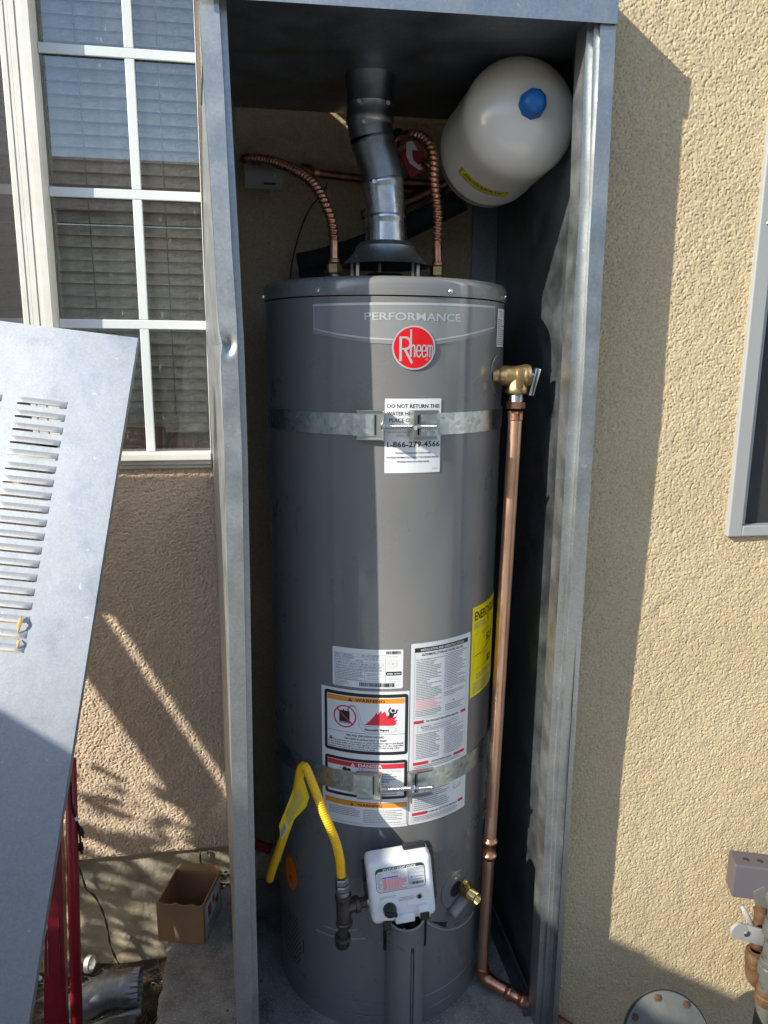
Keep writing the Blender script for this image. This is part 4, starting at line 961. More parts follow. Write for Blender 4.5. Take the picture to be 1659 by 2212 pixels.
# vent pipe
vp = thing('vent_pipe', 'shiny galvanised vent pipe bending up through the cabinet ceiling from the draft hood', 'vent pipe', (0, 0, 1.529))
def section(pts, r0, r1, name='duct_section', m_='duct'):
    P = spline(pts, .004); n = len(P)
    def rad(i, a_):
        e = min(i, n-1-i); return (r0+(r1-r0)*i/(n-1)) + (.0013 if 1 <= n-1-i <= 2 else 0)
    MB().tube(P, rad, 48, cap=False).build(name, M[m_], vp, smooth=True, auto=50)
ax = [on(834, 535, 0), on(834, 512, 0), on(833.5, 466, 0), on(832, 450, 0), on(828, 398, 0), on(823, 368, 0), on(817, 345, 0), on(803, 300, 0), on(799, 272, 0), on(799, 236, 0), on(799.5, 200, 0), on(800, 165, 0)]
section([ax[0], ax[1], ax[2]], .0402, .0388); section([ax[2]+Vector((0, 0, -.003)), ax[3], ax[4], ax[4]+Vector((-.001, 0, .006))], .0385, .0390)
section([ax[4], ax[5], ax[6], on(810, 322, 0), ax[7]], .0388, .0392, m_='duct_shaded'); section([ax[7], ax[8], ax[8]+Vector((0, 0, .01))], .0400, .0402, m_='duct_shaded')
q = MB(); b0 = ax[8]; q.lathe([(.0405, 0), (.0435, .004), (.0440, .012), (.0425, .016), (.0425, .03), (.0440, .034), (.0425, .038), (.0425, .062), (.0465, .078), (.0470, .082)], b0, ax[11]-b0, 56); q.build('collar', M['duct_shaded'], vp, smooth=True, auto=40)
top_p = ax[11]; q = MB(); q.lathe([(.0400, -.03), (.040, .10)], (top_p.x, top_p.y, top_p.z), (0, 0, 1), 40); q.build('duct_section', M['duct'], vp, smooth=True)
for (x, y) in ((838, 522), (786, 262), (776, 218), (810, 214), (838, 222), (808, 392)):
    P = aY(x, y, -.039); q = MB(); nut(q, P+Vector((0, .003, 0)), (0, -1, 0), .0042, .004); q.build('screw', M['steel'], vp)

# expansion tank
et = thing('expansion_tank', 'cream expansion tank with a blue cap, hung tilted high inside the cabinet', 'tank', aD(1096, 292, 1.36))
TC = aD(1086, 298, 1.39); vray = ray(1090, 296).normalized(); axT = (-vray*math.cos(R_(23)) + (rt*.66+up*.75)*math.sin(R_(23))).normalized()
RT = .099; hl = .088; prof = []
for i in range(15): t = math.pi/2*i/14; prof.append((RT*math.sin(t), -hl-.062*math.cos(t)))
prof += [(RT, -hl+.012), (RT+.0018, -hl+.014), (RT+.0018, -hl+.022), (RT, -hl+.024), (RT, hl-.03), (RT, hl)]
for i in range(1, 17): t = math.pi/2*i/16; prof.append((RT*math.cos(t)**.85 if t < math.pi/2-1e-6 else 0, hl+.068*math.sin(t)))
MB().lathe(prof, TC, axT, 96).build('tank_shell', M['tank'], et, smooth=True, auto=50)
q = MB(); ap = TC+axT*(hl+.066); nut(q, ap, axT, .0195, .022); q2 = MB(); q2.lathe([(0, .024), (.0120, .024), (.0195, .019), (.0225, .008), (.0240, -.002)], ap, axT, 9); q2.build('valve_cap', M['blue'], et, smooth=True, auto=48)
# yellow label on the shell, facing down-left
e1 = (-(rt*.42+up*1.0)); e1 = (e1-axT*e1.dot(axT)).normalized(); e2 = axT.cross(e1)
def tm(u, v, layer=0):
    t = u/1000/RT; r_ = RT+.0006+layer*.0002; return TC + axT*(-.012+v/1000) + (e1*math.cos(t)+e2*math.sin(t))*r_
A = Art(tm, 0, 0); A.mb = MB()
lab = MB(); A.rect(-52, 0, 52, 30, M['yellow_paper'], 0, 6); A.rect(-50, 1.5, 50, 2.6, INK, 1, 6); A.rect(-50, 27.4, 50, 28.5, INK, 1, 6); A.rect(-50, 1.5, -48.8, 28.5, INK, 1); A.rect(48.8, 1.5, 50, 28.5, INK, 1)
vv, ff = text_geo('WARNING', 14, .3); w_ = max(p[0] for p in vv)
A.mb.add([tm(40-p[0]*80/w_, 15.5+p[1]*.95, 2) for p in vv], ff, INK); A.fine(-44, 5, 44, 13, 2.6, G, 1)
A.mb.f = [f[::-1] for f in A.mb.f]; A.mb.build('warning_sticker', None, et)
q = MB(); bk = TC-axT*(hl+.06); q.tube(spline([bk, bk-axT*.03, Vector((.06, .19, 1.64)), Vector((-.02, .20, 1.62))], .008), .0095, 14); q.build('stem', M['copper_old'], et, smooth=True)

# back pipes
bp = thing('supply_pipe', 'dull horizontal copper supply pipe along the wall behind the vent pipe', 'pipe', on(700, 375, .21))
q = MB(); q.tube(spline([on(640, 368, .215), on(700, 376, .21), on(800, 388, .205), on(960, 400, .20)], .01), .0085, 14); q.build('pipe', M['copper_old'], bp, smooth=True)
q = MB(); q.cyl(on(650, 366, .215), on(672, 371, .213), .013, 16); q.build('coupling', M['copper_old'], bp, smooth=True, auto=40)
q = MB(); q.cyl(on(680, 372, .212), on(690, 374, .212), .0105, 16); q.build('union', M['brass'], bp, smooth=True, auto=40)
q = MB(); q.tube([on(790, 412, .21), on(960, 414, .205)], .0075, 12); q.build('lower_pipe', M['copper_old'], bp, smooth=True)
sv = thing('shut_off_valve', 'red handled shut off valve with red and white paper tag, behind the right copper connector', 'valve', on(880, 330, .14))
q = MB(); q.bbox((-.018, -.004, -.034), (.018, .004, .02), .003, None, Matrix.Translation(on(886, 342, .11)) @ Matrix.Rotation(-.5, 4, 'Y')); q.build('handle', M['red_metal'], sv)
q = MB(); q.cyl(on(858, 290, .10), on(868, 300, .12), .012, 14); q.build('end_cap', M['black'], sv, smooth=True, auto=40)
A = Art(lambda u, v, l=0: on(878, 300, .105)+(Matrix.Rotation(-.25, 3, 'Y') @ Vector((u/1000, -.001-l*.0003, -v/1000))), 0, 0)
A.poly([(0, 0), (10, 4), (24, 44), (34, 58), (12, 62), (-4, 46), (-8, 30)], M['paper'], 0); A.poly([(6, 22), (30, 30), (30, 50), (12, 52), (4, 40)], M['red_metal'], 1); A.text('2 YR', 10, 38, 5, PA, 2, .1, width=14, res=1) if False else None
A.mb.build('paper_tag', None, sv)
q = MB(); q.tube([on(912, 352, .10), on(940, 362, .09)], .008, 14); q.build('copper_stub', M['copper'], sv, smooth=True)
pt = thing('pipe_tag', 'grey paper tag wrapped round the dark pipe end at the upper left inside the cabinet', 'tag', on(560, 385, .2))
A = Art(lambda u, v, l=0: on(528, 352, .20)+Vector((u/1000, -.0015*l*.2-.012*math.sin(v/45*3.0), -v/1000)), 0, 0)
for k in range(8): A.rect(0, k*6, 78, (k+1)*6, M['tag_paper'], 0, 90)
A.fine(4, 4, 32, 34, 2.2, G, 3); A.rect(34, 2, 60, 14, M['grey_ink'], 3); A.poly([(57, 27), (65, 27), (61, 20)], M['brass'], 3); A.rect(38, 37, 62, 41, INK, 3)
A.mb.build('tag_sheet', None, pt)
# foam insulation
fo = thing('pipe_insulation', 'black foam pipe insulation slanting behind the vent pipe and under the white tank', 'insulation', on(830, 530, .16))
q = MB(); q.tube(spline([on(645, 572, .17), on(700, 560, .17), on(790, 530, .17), on(900, 480, .16), on(1000, 430, .14)], .01), .0235, 20); q.build('foam_tube', M['rubber'], fo, smooth=True)
q = MB(); q.tube([on(648, 600, .175), on(700, 596, .175)], .024, 18); q.build('foam_end', M['rubber'], fo, smooth=True, auto=60)
w_ = tag(MB().tube(spline([on(706, 395, .225), on(700, 412, .225), on(668, 452, .23), on(648, 500, .235), on(632, 560, .238), on(626, 606, .24)], .01), .0016, 6).build('thin_cable', M['black'], smooth=True), 'thin black cable curving down the stucco behind the left copper connector', 'cable')

# temperature and pressure relief valve
ph = 56; z0 = 1.296
tp = thing('relief_valve', 'brass temperature and pressure relief valve with silver lever at the upper right of the heater', 'valve', W(ph, z0))
nv = Vector((math.sin(R_(ph)), -math.cos(R_(ph)), 0)); tv = Vector((math.cos(R_(ph)), math.sin(R_(ph)), 0))
def disc(parent, phi, z, ra, rb, rin, name):
    mb = MB(); n = 44; vs = []
    for r_, o_ in ((1.0, .0008), (.97, .0018), (rin, .0018), (rin*.98, .0002)):
        for i in range(n):
            t = 2*math.pi*i/n; vs.append(W(phi+math.degrees(ra*r_*math.cos(t)/RH), z+rb*r_*math.sin(t), o_))
    fs = [(j*n+i, (j+1)*n+i, (j+1)*n+(i+1) % n, j*n+(i+1) % n) for j in range(3) for i in range(n)]
    mb.add(vs, fs); mb.build(name, M['heater'], parent, smooth=True, auto=40)
disc(tp, ph, z0, .038, .038, .36, 'escutcheon')
mb = MB(); mb.circ = None
MB().add([W(ph+math.degrees(.0135*math.cos(2*math.pi*i/20)/RH), z0+.0135*math.sin(2*math.pi*i/20), .0007) for i in range(20)], [tuple(range(20))]).build('opening', M['dark'], tp)
pA = W(ph, z0, -.005); vx = aY(1148, 812, -.155); pB = Vector((.258, -.165, z0)) 
body_c = aY(1117, 812, -.15)
dv = (body_c-pA); dv.z = 0; dv.normalize(); lenb = (Vector((body_c.x, body_c.y, 0))-Vector((pA.x, pA.y, 0))).length
body_c = Vector((body_c.x, body_c.y, z0-.001))
dq = Vector((1, -.12, 0)).normalized()
q = MB(); s0 = body_c-dq*.046
q.lathe([(.0130, 0), (.0138, .001), (.0138, .010), (.0125, .012), (.0178, .018), (.0188, .026), (.0178, .031), (.0182, .040), (.0195, .055), (.0212, .058), (.0212, .064), (.0200, .0655), (.0195, .069)], s0, dq, 32)
q.lathe([(.0182, -.0), (.0182, .019), (.0192, .021), (.0195, .030), (.0188, .031), (0, .031)], body_c, (0, 0, -1), 32)
q.bbox((-.007, -.0215, -.021), (.006, -.012, .014), .0015, None, Matrix.Translation(body_c))
q.build('valve_body', M['brass'], tp, smooth=True, auto=40)
q = MB(); q.lathe([(0, .0725), (.012, .0715), (.0190, .0692)], s0, dq, 24); q.build('face_plate', M['badge_silver'], tp, smooth=True)
lv = s0+dq*.079; Ml = Matrix.Translation(lv) @ Matrix.Rotation(R_(14), 4, 'Y')
q = MB(); q.bbox((-.0050, -.0085, -.036), (.0050, .0085, .014), .0015, None, Ml); q.bbox((-.012, -.003, -.002), (-.003, .003, .004), .001, None, Ml); q.build('lever', M['steel'], tp, smooth=True, auto=30)
px0 = body_c.x; py0 = body_c.y
dp = thing('discharge_pipe', 'long vertical copper discharge pipe down the right side of the heater to the floor', 'pipe', (px0, py0, 0))
b2 = aY(1058, 1830, py0); b3 = aY(1040, 2085, py0)
P0 = Vector((px0, py0, z0-.050)); P1 = aY(1058, 1815, py0); P2 = aY(1042, 2088, py0)
P1.x = P0.x+(P2.x-P0.x)*.75
q = MB(); q.tube([P0+Vector((0, 0, .018-.0006*i)) for i in range(26)], lambda i, a_: .0128+.0005*math.sin(i*1.9+a_), 18); q.build('thread', M['thread'], dp, smooth=True)
q = MB(); nut(q, P0+Vector((0, 0, .003)), (0, 0, -1), .0172, .013); q.lathe([(.0150, .015), (.0142, .018), (.0142, .030), (.0138, .031)], P0, (0, 0, -1), 24); q.build('adapter', M['copper'], dp)
q = MB(); q.tube([P0+Vector((0, 0, -.028)), P1], .0126, 24); q.tube([P1, P2], .0122, 24); q.build('pipe', M['copper_pipe'], dp, smooth=True, auto=40)
def press(a_, b_, r_=.0132, name='coupling'):
    h_ = (b_-a_).length; q = MB()
    q.lathe([(.0122, 0), (r_, .0008), (r_, .004), (r_+.0026, .006), (r_+.0032, .009), (r_+.0026, .012), (r_, .014), (r_-.0004, h_/2), (r_, h_-.014), (r_+.0026, h_-.012), (r_+.0032, h_-.009), (r_+.0026, h_-.006), (r_, h_-.004), (r_, h_-.0008), (.0122, h_)], a_, b_-a_, 28)
    q.build(name, M['copper'], dp, smooth=True)
dn = (P2-P1).normalized(); press(P1-dn*.008, P1+dn*.042)
E1 = P2+dn*.006; fl = aY(1180, 2185, -.30); fl = aZ(1185, 2178, .016); dh = (fl-E1); dh.normalize()
E2 = E1+dn*.018+dh*.025
q = MB(); arc = [E1-dn*.006] + [ (1-t)**2*E1 + 2*t*(1-t)*(E1+dn*.020) + t*t*E2 for t in [i/12 for i in range(13)]]; q.tube(arc, .0152, 24); q.build('elbow', M['copper'], dp, smooth=True, auto=60)
q = MB(); q.tube([E2-dh*.004, E2+dh*.12+Vector((0,0,0)), E2+dh*.18], .0122, 24); q.build('pipe', M['copper_old'], dp, smooth=True, auto=40)
q = MB(); q.tube([E2-dh*.004, E2+dh*.03], .0138, 24); q.build('sleeve', M['copper'], dp, smooth=True, auto=40)
press(E2+dh*.030, E2+dh*.078)

# drain valve
ph = 34; z1 = .276
dr = thing('drain_valve', 'short brass drain valve poking out of the lower right of the heater', 'valve', W(ph, z1))
disc(dr, ph-1.2, z1+.002, .040, .040, .42, 'escutcheon')
MB().add([W(ph-1+math.degrees(.016*math.cos(2*math.pi*i/20)/RH), z1+.002+.016*math.sin(2*math.pi*i/20), .0007) for i in range(20)], [tuple(range(20))]).build('opening', M['dark'], dr)
a_ = oncyl(990, 1914, -.01); b_ = aY(1031, 1943, a_.y-.045); d_ = (b_-a_).normalized(); ln = (b_-a_).length
q = MB(); q.lathe([(.0108, -.01), (.0108, ln*.55), (.0118, ln*.56), (.0122, ln*.62)], a_, d_, 24); q.build('valve_body', M['brass'], dr, smooth=True, auto=40)
q = MB(); e_ = a_+d_*ln*.66
q.tube([a_+d_*(ln*.62+i*.0006) for i in range(int(ln*.38/.0006))], lambda i, an: .0122+.0008*math.sin(i*1.6+an), 20, cap=False); q.lathe([(.0122, 0), (.010, .0005), (.0092, -.01), (0, -.012)], a_+d_*ln, d_, 24); q.build('spout', M['brass_bright'], dr, smooth=True)
q = MB(); k_ = a_+d_*ln*.45; upv = (Vector((0, 0, 1))-d_*d_.z).normalized(); q.lathe([(.0055, 0), (.0065, .012), (.0085, .014), (.0085, .022), (.004, .0225), (0, .0195)], k_, upv, 14); q.build('stem_screw', M['brass_bright'], dr, smooth=True, auto=40)
# wiring tube from the control to the recess
q = MB(); q.tube(spline([oncyl(975, 1975, .004), oncyl(990, 1958, .006), oncyl(1004, 1936, .004)], .006), .011, 14); q.build('drain_boss', M['heater_edge'], wh, smooth=True)

# ================================================================== GAS LINE
gp = thing('gas_pipe', 'dark iron gas tee and drip leg joined to the left of the white gas control', 'pipe', aY(742, 1960, -.285))
YL = -.287
cx0 = aY(742, 1950, YL)
q = MB(); T0 = aY(741, 1932, YL); T1 = aY(744, 1997, YL); dd = (T1-T0).normalized(); h_ = (T1-T0).length
q.lathe([(.0100, -.002), (.0150, 0), (.0155, .006), (.0138, .008), (.0138, h_-.008), (.0155, h_-.006), (.0150, h_), (.0098, h_+.001)], T0, dd, 26)
br = aY(742, 1961, YL); be = aY(775, 1957, YL)+Vector((.0, .006, 0)); q.cyl(br, be, .0125, 22); q.lathe([(.0125, 0), (.0152, .001), (.0152, .008), (.0125, .010)], be-(be-br).normalized()*.008, be-br, 22)
q.build('tee', M['iron'], gp, smooth=True, auto=40)
q = MB(); be2 = aY(800, 1953, YL)+Vector((0, .01, 0)); q.cyl(be, be2, .0098, 18); q.build('nipple', M['iron'], gp, smooth=True, auto=40)
q = MB(); nut(q, be2-Vector((.006, 0, 0)), (1, 0, 0), .016, .012); q.build('inlet_nut', M['zinc'], gp)
q = MB(); c0 = aY(743, 2000, YL); c1 = aY(740, 2020, YL); q.cyl(c0, c1, .0095, 18); q.build('drip_nipple', M['iron'], gp, smooth=True, auto=40)
q = MB(); c2 = aY(740, 2052, YL); q.lathe([(.0095, 0), (.0148, .001), (.0152, .007), (.0136, .009), (.0136, .019), (.011, .024), (.005, .027), (0, .028)], c1, c2-c1, 24); q.build('pipe_cap', M['iron'], gp, smooth=True, auto=40)
q = MB(); u0 = aY(741, 1930, YL); u1 = aY(737, 1888, YL); du = (u1-u0).normalized()
q.lathe([(.0128, 0), (.0128, .008), (.0105, .0085)], u0, du, 20); nut(q, u0+du*.009, du, .0135, .010); nut(q, u0+du*.021, du, .0128, .012); q.build('flare_fitting', M['thread'], gp)
gy = thing('gas_connector', 'yellow coated flexible gas connector looping beside the lower strap, with a paper tag', 'gas hose', tuple(u1))
pts = [u1-du*.004, u1+du*.008, aY(735, 1862, YL), aY(727, 1825, YL), aY(712, 1785, -.282), aY(695, 1745, -.272), aY(680, 1705, -.262), aY(668, 1675, -.252), aY(659, 1657, -.243), aY(650, 1662, -.235), aY(643, 1700, -.225), aY(632, 1750, -.21), aY(615, 1800, -.19), aY(598, 1850, -.165), aY(586, 1885, -.14), aY(583, 1898, -.10), aY(586, 1885, -.02), aY(590, 1860, .08)]
P = spline(pts, .0009)
MB().tube(P, lambda i, a_: .0080+.00055*math.sin(i*.0009/.0042*2*math.pi), 16).build('corrugated_hose', M['yellow'], gy, smooth=True)
A0 = aY(652, 1680, -.238); cor = [aY(650, 1665, -.236), aY(668, 1722, -.236), aY(662, 1742, -.232), aY(636, 1770, -.222), aY(607, 1818, -.212), aY(603, 1782, -.212), aY(627, 1722, -.222)]
mb = MB(); n_ = (cor[2]-cor[0]).cross(cor[4]-cor[0]).normalized()
cor2 = [p_+n_*.0012*math.sin(i*2.2) for i, p_ in enumerate(cor)]
mb.add([p_ for p_ in cor2], [tuple(range(7))]); mb.add([p_+n_*.0006 for p_ in cor2], [tuple(range(7))[::-1]]); mb.build('paper_tag', M['yellow_tag'], gy)
mb = MB(); off_ = Vector((0, -.0022, 0))
def tg(s_, t_): return cor[1].lerp(cor[4], s_).lerp(cor[0].lerp(cor[5], s_), t_)+off_
for i in range(9):
    t_ = .2+i*.075
    a1, a2 = tg(.15, t_), tg(.72, t_); ww = (cor[0]-cor[1]).normalized()*.0009; mb.add([a1, a2, a2+ww, a1+ww], [(0, 1, 2, 3)], G)
w1 = [tg(.78, .15), tg(.99, .15), tg(.99, .6), tg(.78, .6)]; mb.add(w1, [(0, 1, 2, 3)], M['paper'])
for i in range(6):
    a1, a2 = tg(.80+i*.03, .2)+off_*.2, tg(.80+i*.03, .55)+off_*.2; ww = (a2-a1).cross(Vector((0, 1, 0))).normalized()*.0008; mb.add([a1, a2, a2+ww, a1+ww], [(0, 1, 2, 3)], INK)
mb.build('tag_print', None, gy)
q = MB(); kp = aY(576, 1832, .12); q.bbox((-.03, -.006, -.012), (.012, .006, .012), .004, None, Matrix.Translation(kp) @ Matrix.Rotation(.5, 4, 'Y')); rv = tag(q.build('gas_valve_handle', M['red_metal']), 'dim red valve handle on the wall behind the yellow gas hose', 'valve handle')

# scrap of clear bag at the lower strap
mb = MB(); nb = 9; vs = []
for j in range(nb):
    for i in range(5):
        x = 1045+i*9+random.uniform(-3, 3)-j*2.0; y = 1570+j*25; p_ = aY(x, y, -.075+random.uniform(-.012, .012)); vs.append(p_)
fs = [(j*5+i, j*5+i+1, (j+1)*5+i+1, (j+1)*5+i) for j in range(nb-1) for i in range(4)]
tag(mb.add(vs, fs).build('plastic_bag', M['bag'], smooth=False), 'crumpled clear plastic bag scrap behind the copper discharge pipe at the lower strap', 'plastic bag')

# ================================================================== LOUVRED DOOR leaning at the left
T = aY(298, 730, -.145); B = aY(62, 2212, -.518); es = (B-T).normalized(); eu = Vector((-.989, .097, .112)); eu = (eu-es*eu.dot(es)).normalized(); en = es.cross(eu).normalized()
if en.y > 0: en = -en                                                # toward the viewer
DW, DL = .575, 1.62
ld = thing('louvered_door', 'loose galvanised cabinet door with columns of louvres, leaning at the left under the window', 'door panel', tuple(T+es*DL))
def dpt(u, s_, o_=0): return T+eu*u+es*s_+en*o_
LW, GAP, MARG = .078, .0245, .0955
cols_ = [MARG+i*(LW+GAP) for i in range(4)]
LP, SL, n_l = .0217, .0032, 19; s_first = .125
# louvre columns start at slightly different heights because the door is skewed in the photo
ul = [0]
for c_ in cols_: ul += [c_+.002, c_+LW-.002]
ul.append(DW)
slits = [(s_first+i*LP+.0085, s_first+i*LP+.0085+SL) for i in range(n_l)] + [(1.10+i*LP, 1.10+i*LP+SL) for i in range(n_l)]
sl_ = [0]
for a_, b_ in slits: sl_ += [a_, b_]
sl_.append(DL)
mb = MB(); vs = [dpt(u, s_) for s_ in sl_ for u in ul]; nu = len(ul); fs = []
for j in range(len(sl_)-1):
    for i in range(nu-1):
        if j % 2 == 1 and i % 2 == 1: continue
        fs.append((j*nu+i, (j+1)*nu+i, (j+1)*nu+i+1, j*nu+i+1))
mb.add(vs, fs)
# folded edges
for (u0, u1, s0_, s1_) in ((0, 0, 0, DL), (DW, DW, 0, DL)):
    mb.add([dpt(u0, s0_), dpt(u0, s1_), dpt(u0, s1_, -.014), dpt(u0, s0_, -.014)], [(0, 1, 2, 3)]); 
mb.add([dpt(0, 0), dpt(DW, 0), dpt(DW, 0, -.014), dpt(0, 0, -.014)], [(0, 1, 2, 3)])
mb.add([dpt(.0, 0, -.014), dpt(.0, DL, -.014), dpt(.02, DL, -.014), dpt(.02, 0, -.014)], [(0, 1, 2, 3)])
mb.build('door_sheet', M['galv_door'], ld)
MD = Matrix((eu, es, en)).transposed().to_4x4()
lv_me = None
def louver_mesh():
    vs = []; nu_ = 12; rowsn = 5
    for j in range(rowsn):
        t = j/(rowsn-1)
        for i in range(nu_+1):
            f_ = i/nu_; u = -.001+(LW+.002)*f_; e = min(f_, 1-f_)*LW/.010; k = math.sqrt(max(0, 1-(1-min(1, e))**2))
            vs.append((u, -.001+ (.0102)*t, .0002+.0048*math.sin(t*math.pi*.5)*k))
    return vs, [(j*(nu_+1)+i, (j+1)*(nu_+1)+i, (j+1)*(nu_+1)+i+1, j*(nu_+1)+i+1) for j in range(rowsn-1) for i in range(nu_)]
lvv, lvf = louver_mesh()
me = bpy.data.meshes.new('louver'); me.from_pydata(lvv, [], lvf); me.materials.append(M['louver']); me.polygons.foreach_set('use_smooth', [True]*len(me.polygons))
for s0_, cnt in ((s_first, n_l), (1.10-.0085, n_l)):
    for i in range(cnt):
        for c_ in cols_:
            o = bpy.data.objects.new('louver', me); COL.objects.link(o); o.parent = ld
            M4 = MD.copy(); M4.translation = dpt(c_, s0_+i*LP, .0003)-Vector(ld['_o']); o.matrix_local = M4
# dry petals caught on the door
def leafy(pts, w_, name, label):
    P = spline(pts, .002); n = len(P); mb = MB(); vs = []
    for i, p_ in enumerate(P):
        t = i/(n-1); d_ = (P[min(i+1, n-1)]-P[max(i-1, 0)]).normalized(); sd = d_.cross(en).normalized(); ww = w_*.6*math.sin(math.pi*min(1, t*1.02))**.7+.0003
        vs += [p_-sd*ww, p_+en*.0015, p_+sd*ww]
    mb.add(vs, [(3*i+k, 3*i+3+k, 3*i+4+k, 3*i+1+k) for i in range(n-1) for k in range(2)])
    tag(mb.build(name, M['leaf'], smooth=True), label, 'dry leaf', 'dry petals on the louvred door')
def od(x, y, o_=.004):
    d_ = ray(x, y); t = (T-CAM).dot(en)/d_.dot(en); return CAM+d_*t+en*o_
leafy([od(49, 1330, .006), od(47, 1345, .009), od(43, 1360, .006), od(42, 1368, .004)], .0045, 'dry_petal', 'orange dried petal hooked in the lowest louvre of the leaning door')
leafy([od(41, 1380, .003), od(43, 1388, .006), od(40, 1400, .004)], .0035, 'dry_petal', 'pale dried petal with a thin stalk just below the lowest louvre')

# ================================================================== LEFT: red frame, cables, box, debris
rf = thing('red_metal_frame', 'red painted metal frame standing behind the leaning louvred door', 'metal frame', aY(160, 2150, -.03))
def rp(x, y, Y): return aY(x, y, Y)
q = MB(); a0, a1 = rp(152, 1640, .02), rp(166, 2212, -.06); dd = (a1-a0); a1 = a0+dd*1.22
q.tube([a0, a0+dd*.5, a1], .0118, 20); q.build('rail', M['red_metal'], rf, smooth=True)
Mx = MB(); p_ = [rp(128, 1700, .03), rp(138, 1860, .02), rp(146, 2212, -.05), rp(92, 2212, -.06), rp(96, 2000, -.03), rp(60, 1700, .03)]
ex2 = (p_[2]-p_[1])*.3; p_[2] = p_[2]+ex2; p_[3] = p_[3]+ex2
Mx.add(p_ + [a_+Vector((0, .012, 0)) for a_ in p_], [(5, 4, 3, 2, 1, 0), (6, 7, 8, 9, 10, 11), (0, 1, 7, 6), (1, 2, 8, 7), (2, 3, 9, 8)]); Mx.build('side_plate', M['red_metal'], rf)
q = MB(); q.tube([p_[0]+Vector((-.012, -.003, 0)), rp(134, 2130, -.042), rp(105, 2168, -.052), rp(101, 1900, -.02)], .0012, 6); q.build('pressed_line', M['iron'], rf, smooth=True)
q = MB(); q.lathe([(0, .006), (.005, .005), (.0075, 0)], rp(85, 2115, -.07), (-.2, -1, .2), 16); q.build('bolt', M['zinc'], rf, smooth=True)
q = MB(); b_ = rp(30, 1700, .03); q.tube([b_, b_+dd*1.4+Vector((-.05, 0, 0))], .0118, 16); q.build('rail', M['red_metal'], rf, smooth=True)
cb = []
for pts, lab in (([(153, 1690), (155, 1735), (163, 1765), (172, 1788)], 'black cable with a white band and a plug, hanging over the red frame'), ([(152, 1700), (157, 1750), (170, 1790), (174, 1822)], 'black cable with a small plug hanging lowest beside the red frame')):
    t = thing('black_cable', lab, 'cable', rp(*pts[0], .0), 'black cables by the red frame')
    P = [rp(x, y, -.005) for x, y in pts]; q = MB(); q.tube(spline(P, .005), .0022, 8); q.build('cord', M['black'], t, smooth=True)
    q = MB(); d_ = (P[-1]-P[-2]).normalized(); q.cyl(P[-1], P[-1]+d_*.016, .0052, 10); q.cyl(P[-1]+d_*.016, P[-1]+d_*.024, .0025, 8); q.build('plug', M['black'], t, smooth=True, auto=40)
    if 'white' in lab: q = MB(); q.cyl(P[2], P[2].lerp(P[3], .3), .003, 10); q.build('band', M['paper'], t, smooth=True)
# cardboard box
bxA, bxB, bxC = aZ(342, 2032, .001), aZ(442, 2040, .001), aZ(479, 1960, .001); bxD = bxA+(bxC-bxB)
hb = .100
bo = thing('cardboard_box', 'small open cardboard box standing on the concrete slab left of the cabinet', 'box', tuple((bxA+bxC)/2))
up_ = Vector((0, 0, hb)); th = .003
def wallq(a_, b_, h0, h1, name='wall', tear=False):
    mb = MB(); d_ = (b_-a_); nn = Vector((d_.y, -d_.x, 0)).normalized()*th; n = 12 if tear else 1; vs = []
    for i in range(n+1):
        t = i/n; p_ = a_+d_*t; h_ = h0+(h1-h0)*t + (random.uniform(-.004, .003) if tear else 0)
        vs += [p_, p_+Vector((0, 0, h_)), p_-nn, p_-nn+Vector((0, 0, h_))]
    fs = []
    for i in range(n): k = 4*i; fs += [(k, k+4, k+5, k+1), (k+2, k+3, k+7, k+6), (k+1, k+5, k+7, k+3)]
    fs += [(0, 1, 3, 2), (4*n, 4*n+2, 4*n+3, 4*n+1)]
    mb.add(vs, fs); return mb.build(name, M['cardboard'], bo)
wallq(bxA, bxB, hb, hb, tear=True); wallq(bxB, bxC, hb, hb); wallq(bxC, bxD, hb, hb); wallq(bxD, bxA, hb, hb)
mb = MB(); mb.add([bxA, bxB, bxC, bxD], [(0, 1, 2, 3)]); mb.build('bottom', M['cardboard'], bo)
mb = MB(); c1_, d1_ = bxC+up_, bxD+up_; tiltv = Vector((.0, .004, .012)); tt = [d1_, c1_, c1_+tiltv+(d1_-c1_)*.08, d1_+tiltv+(c1_-d1_)*.12]
mb.add(tt + [p_+Vector((0, .003, 0)) for p_ in tt], [(0, 1, 2, 3), (7, 6, 5, 4), (2, 6, 7, 3), (1, 5, 6, 2), (0, 3, 7, 4)]); mb.build('flap', M['cardboard'], bo)
e_ = (bxC-bxB); o_ = Vector((e_.y, -e_.x, 0)).normalized()*.0008
A = Art(lambda u, v, l=0: bxB+e_*(u/100)+Vector((0, 0, hb*(1-v/100)))+o_*(1+l*.4), 0, 0); A.rect(6, 8, 95, 96, M['paper_grey'], 0, 200); A.rect(14, 15, 86, 60, PA, 1, 200)
for s_ in ((22, 22, 40, 55), (48, 20, 60, 40), (62, 38, 80, 56)): A.rect(*s_, M['brick'], 2, 200)
A.fine(14, 66, 80, 92, 6, G, 1); A.mb.f = [f[::-1] for f in A.mb.f]; A.mb.build('printed_label', None, bo)

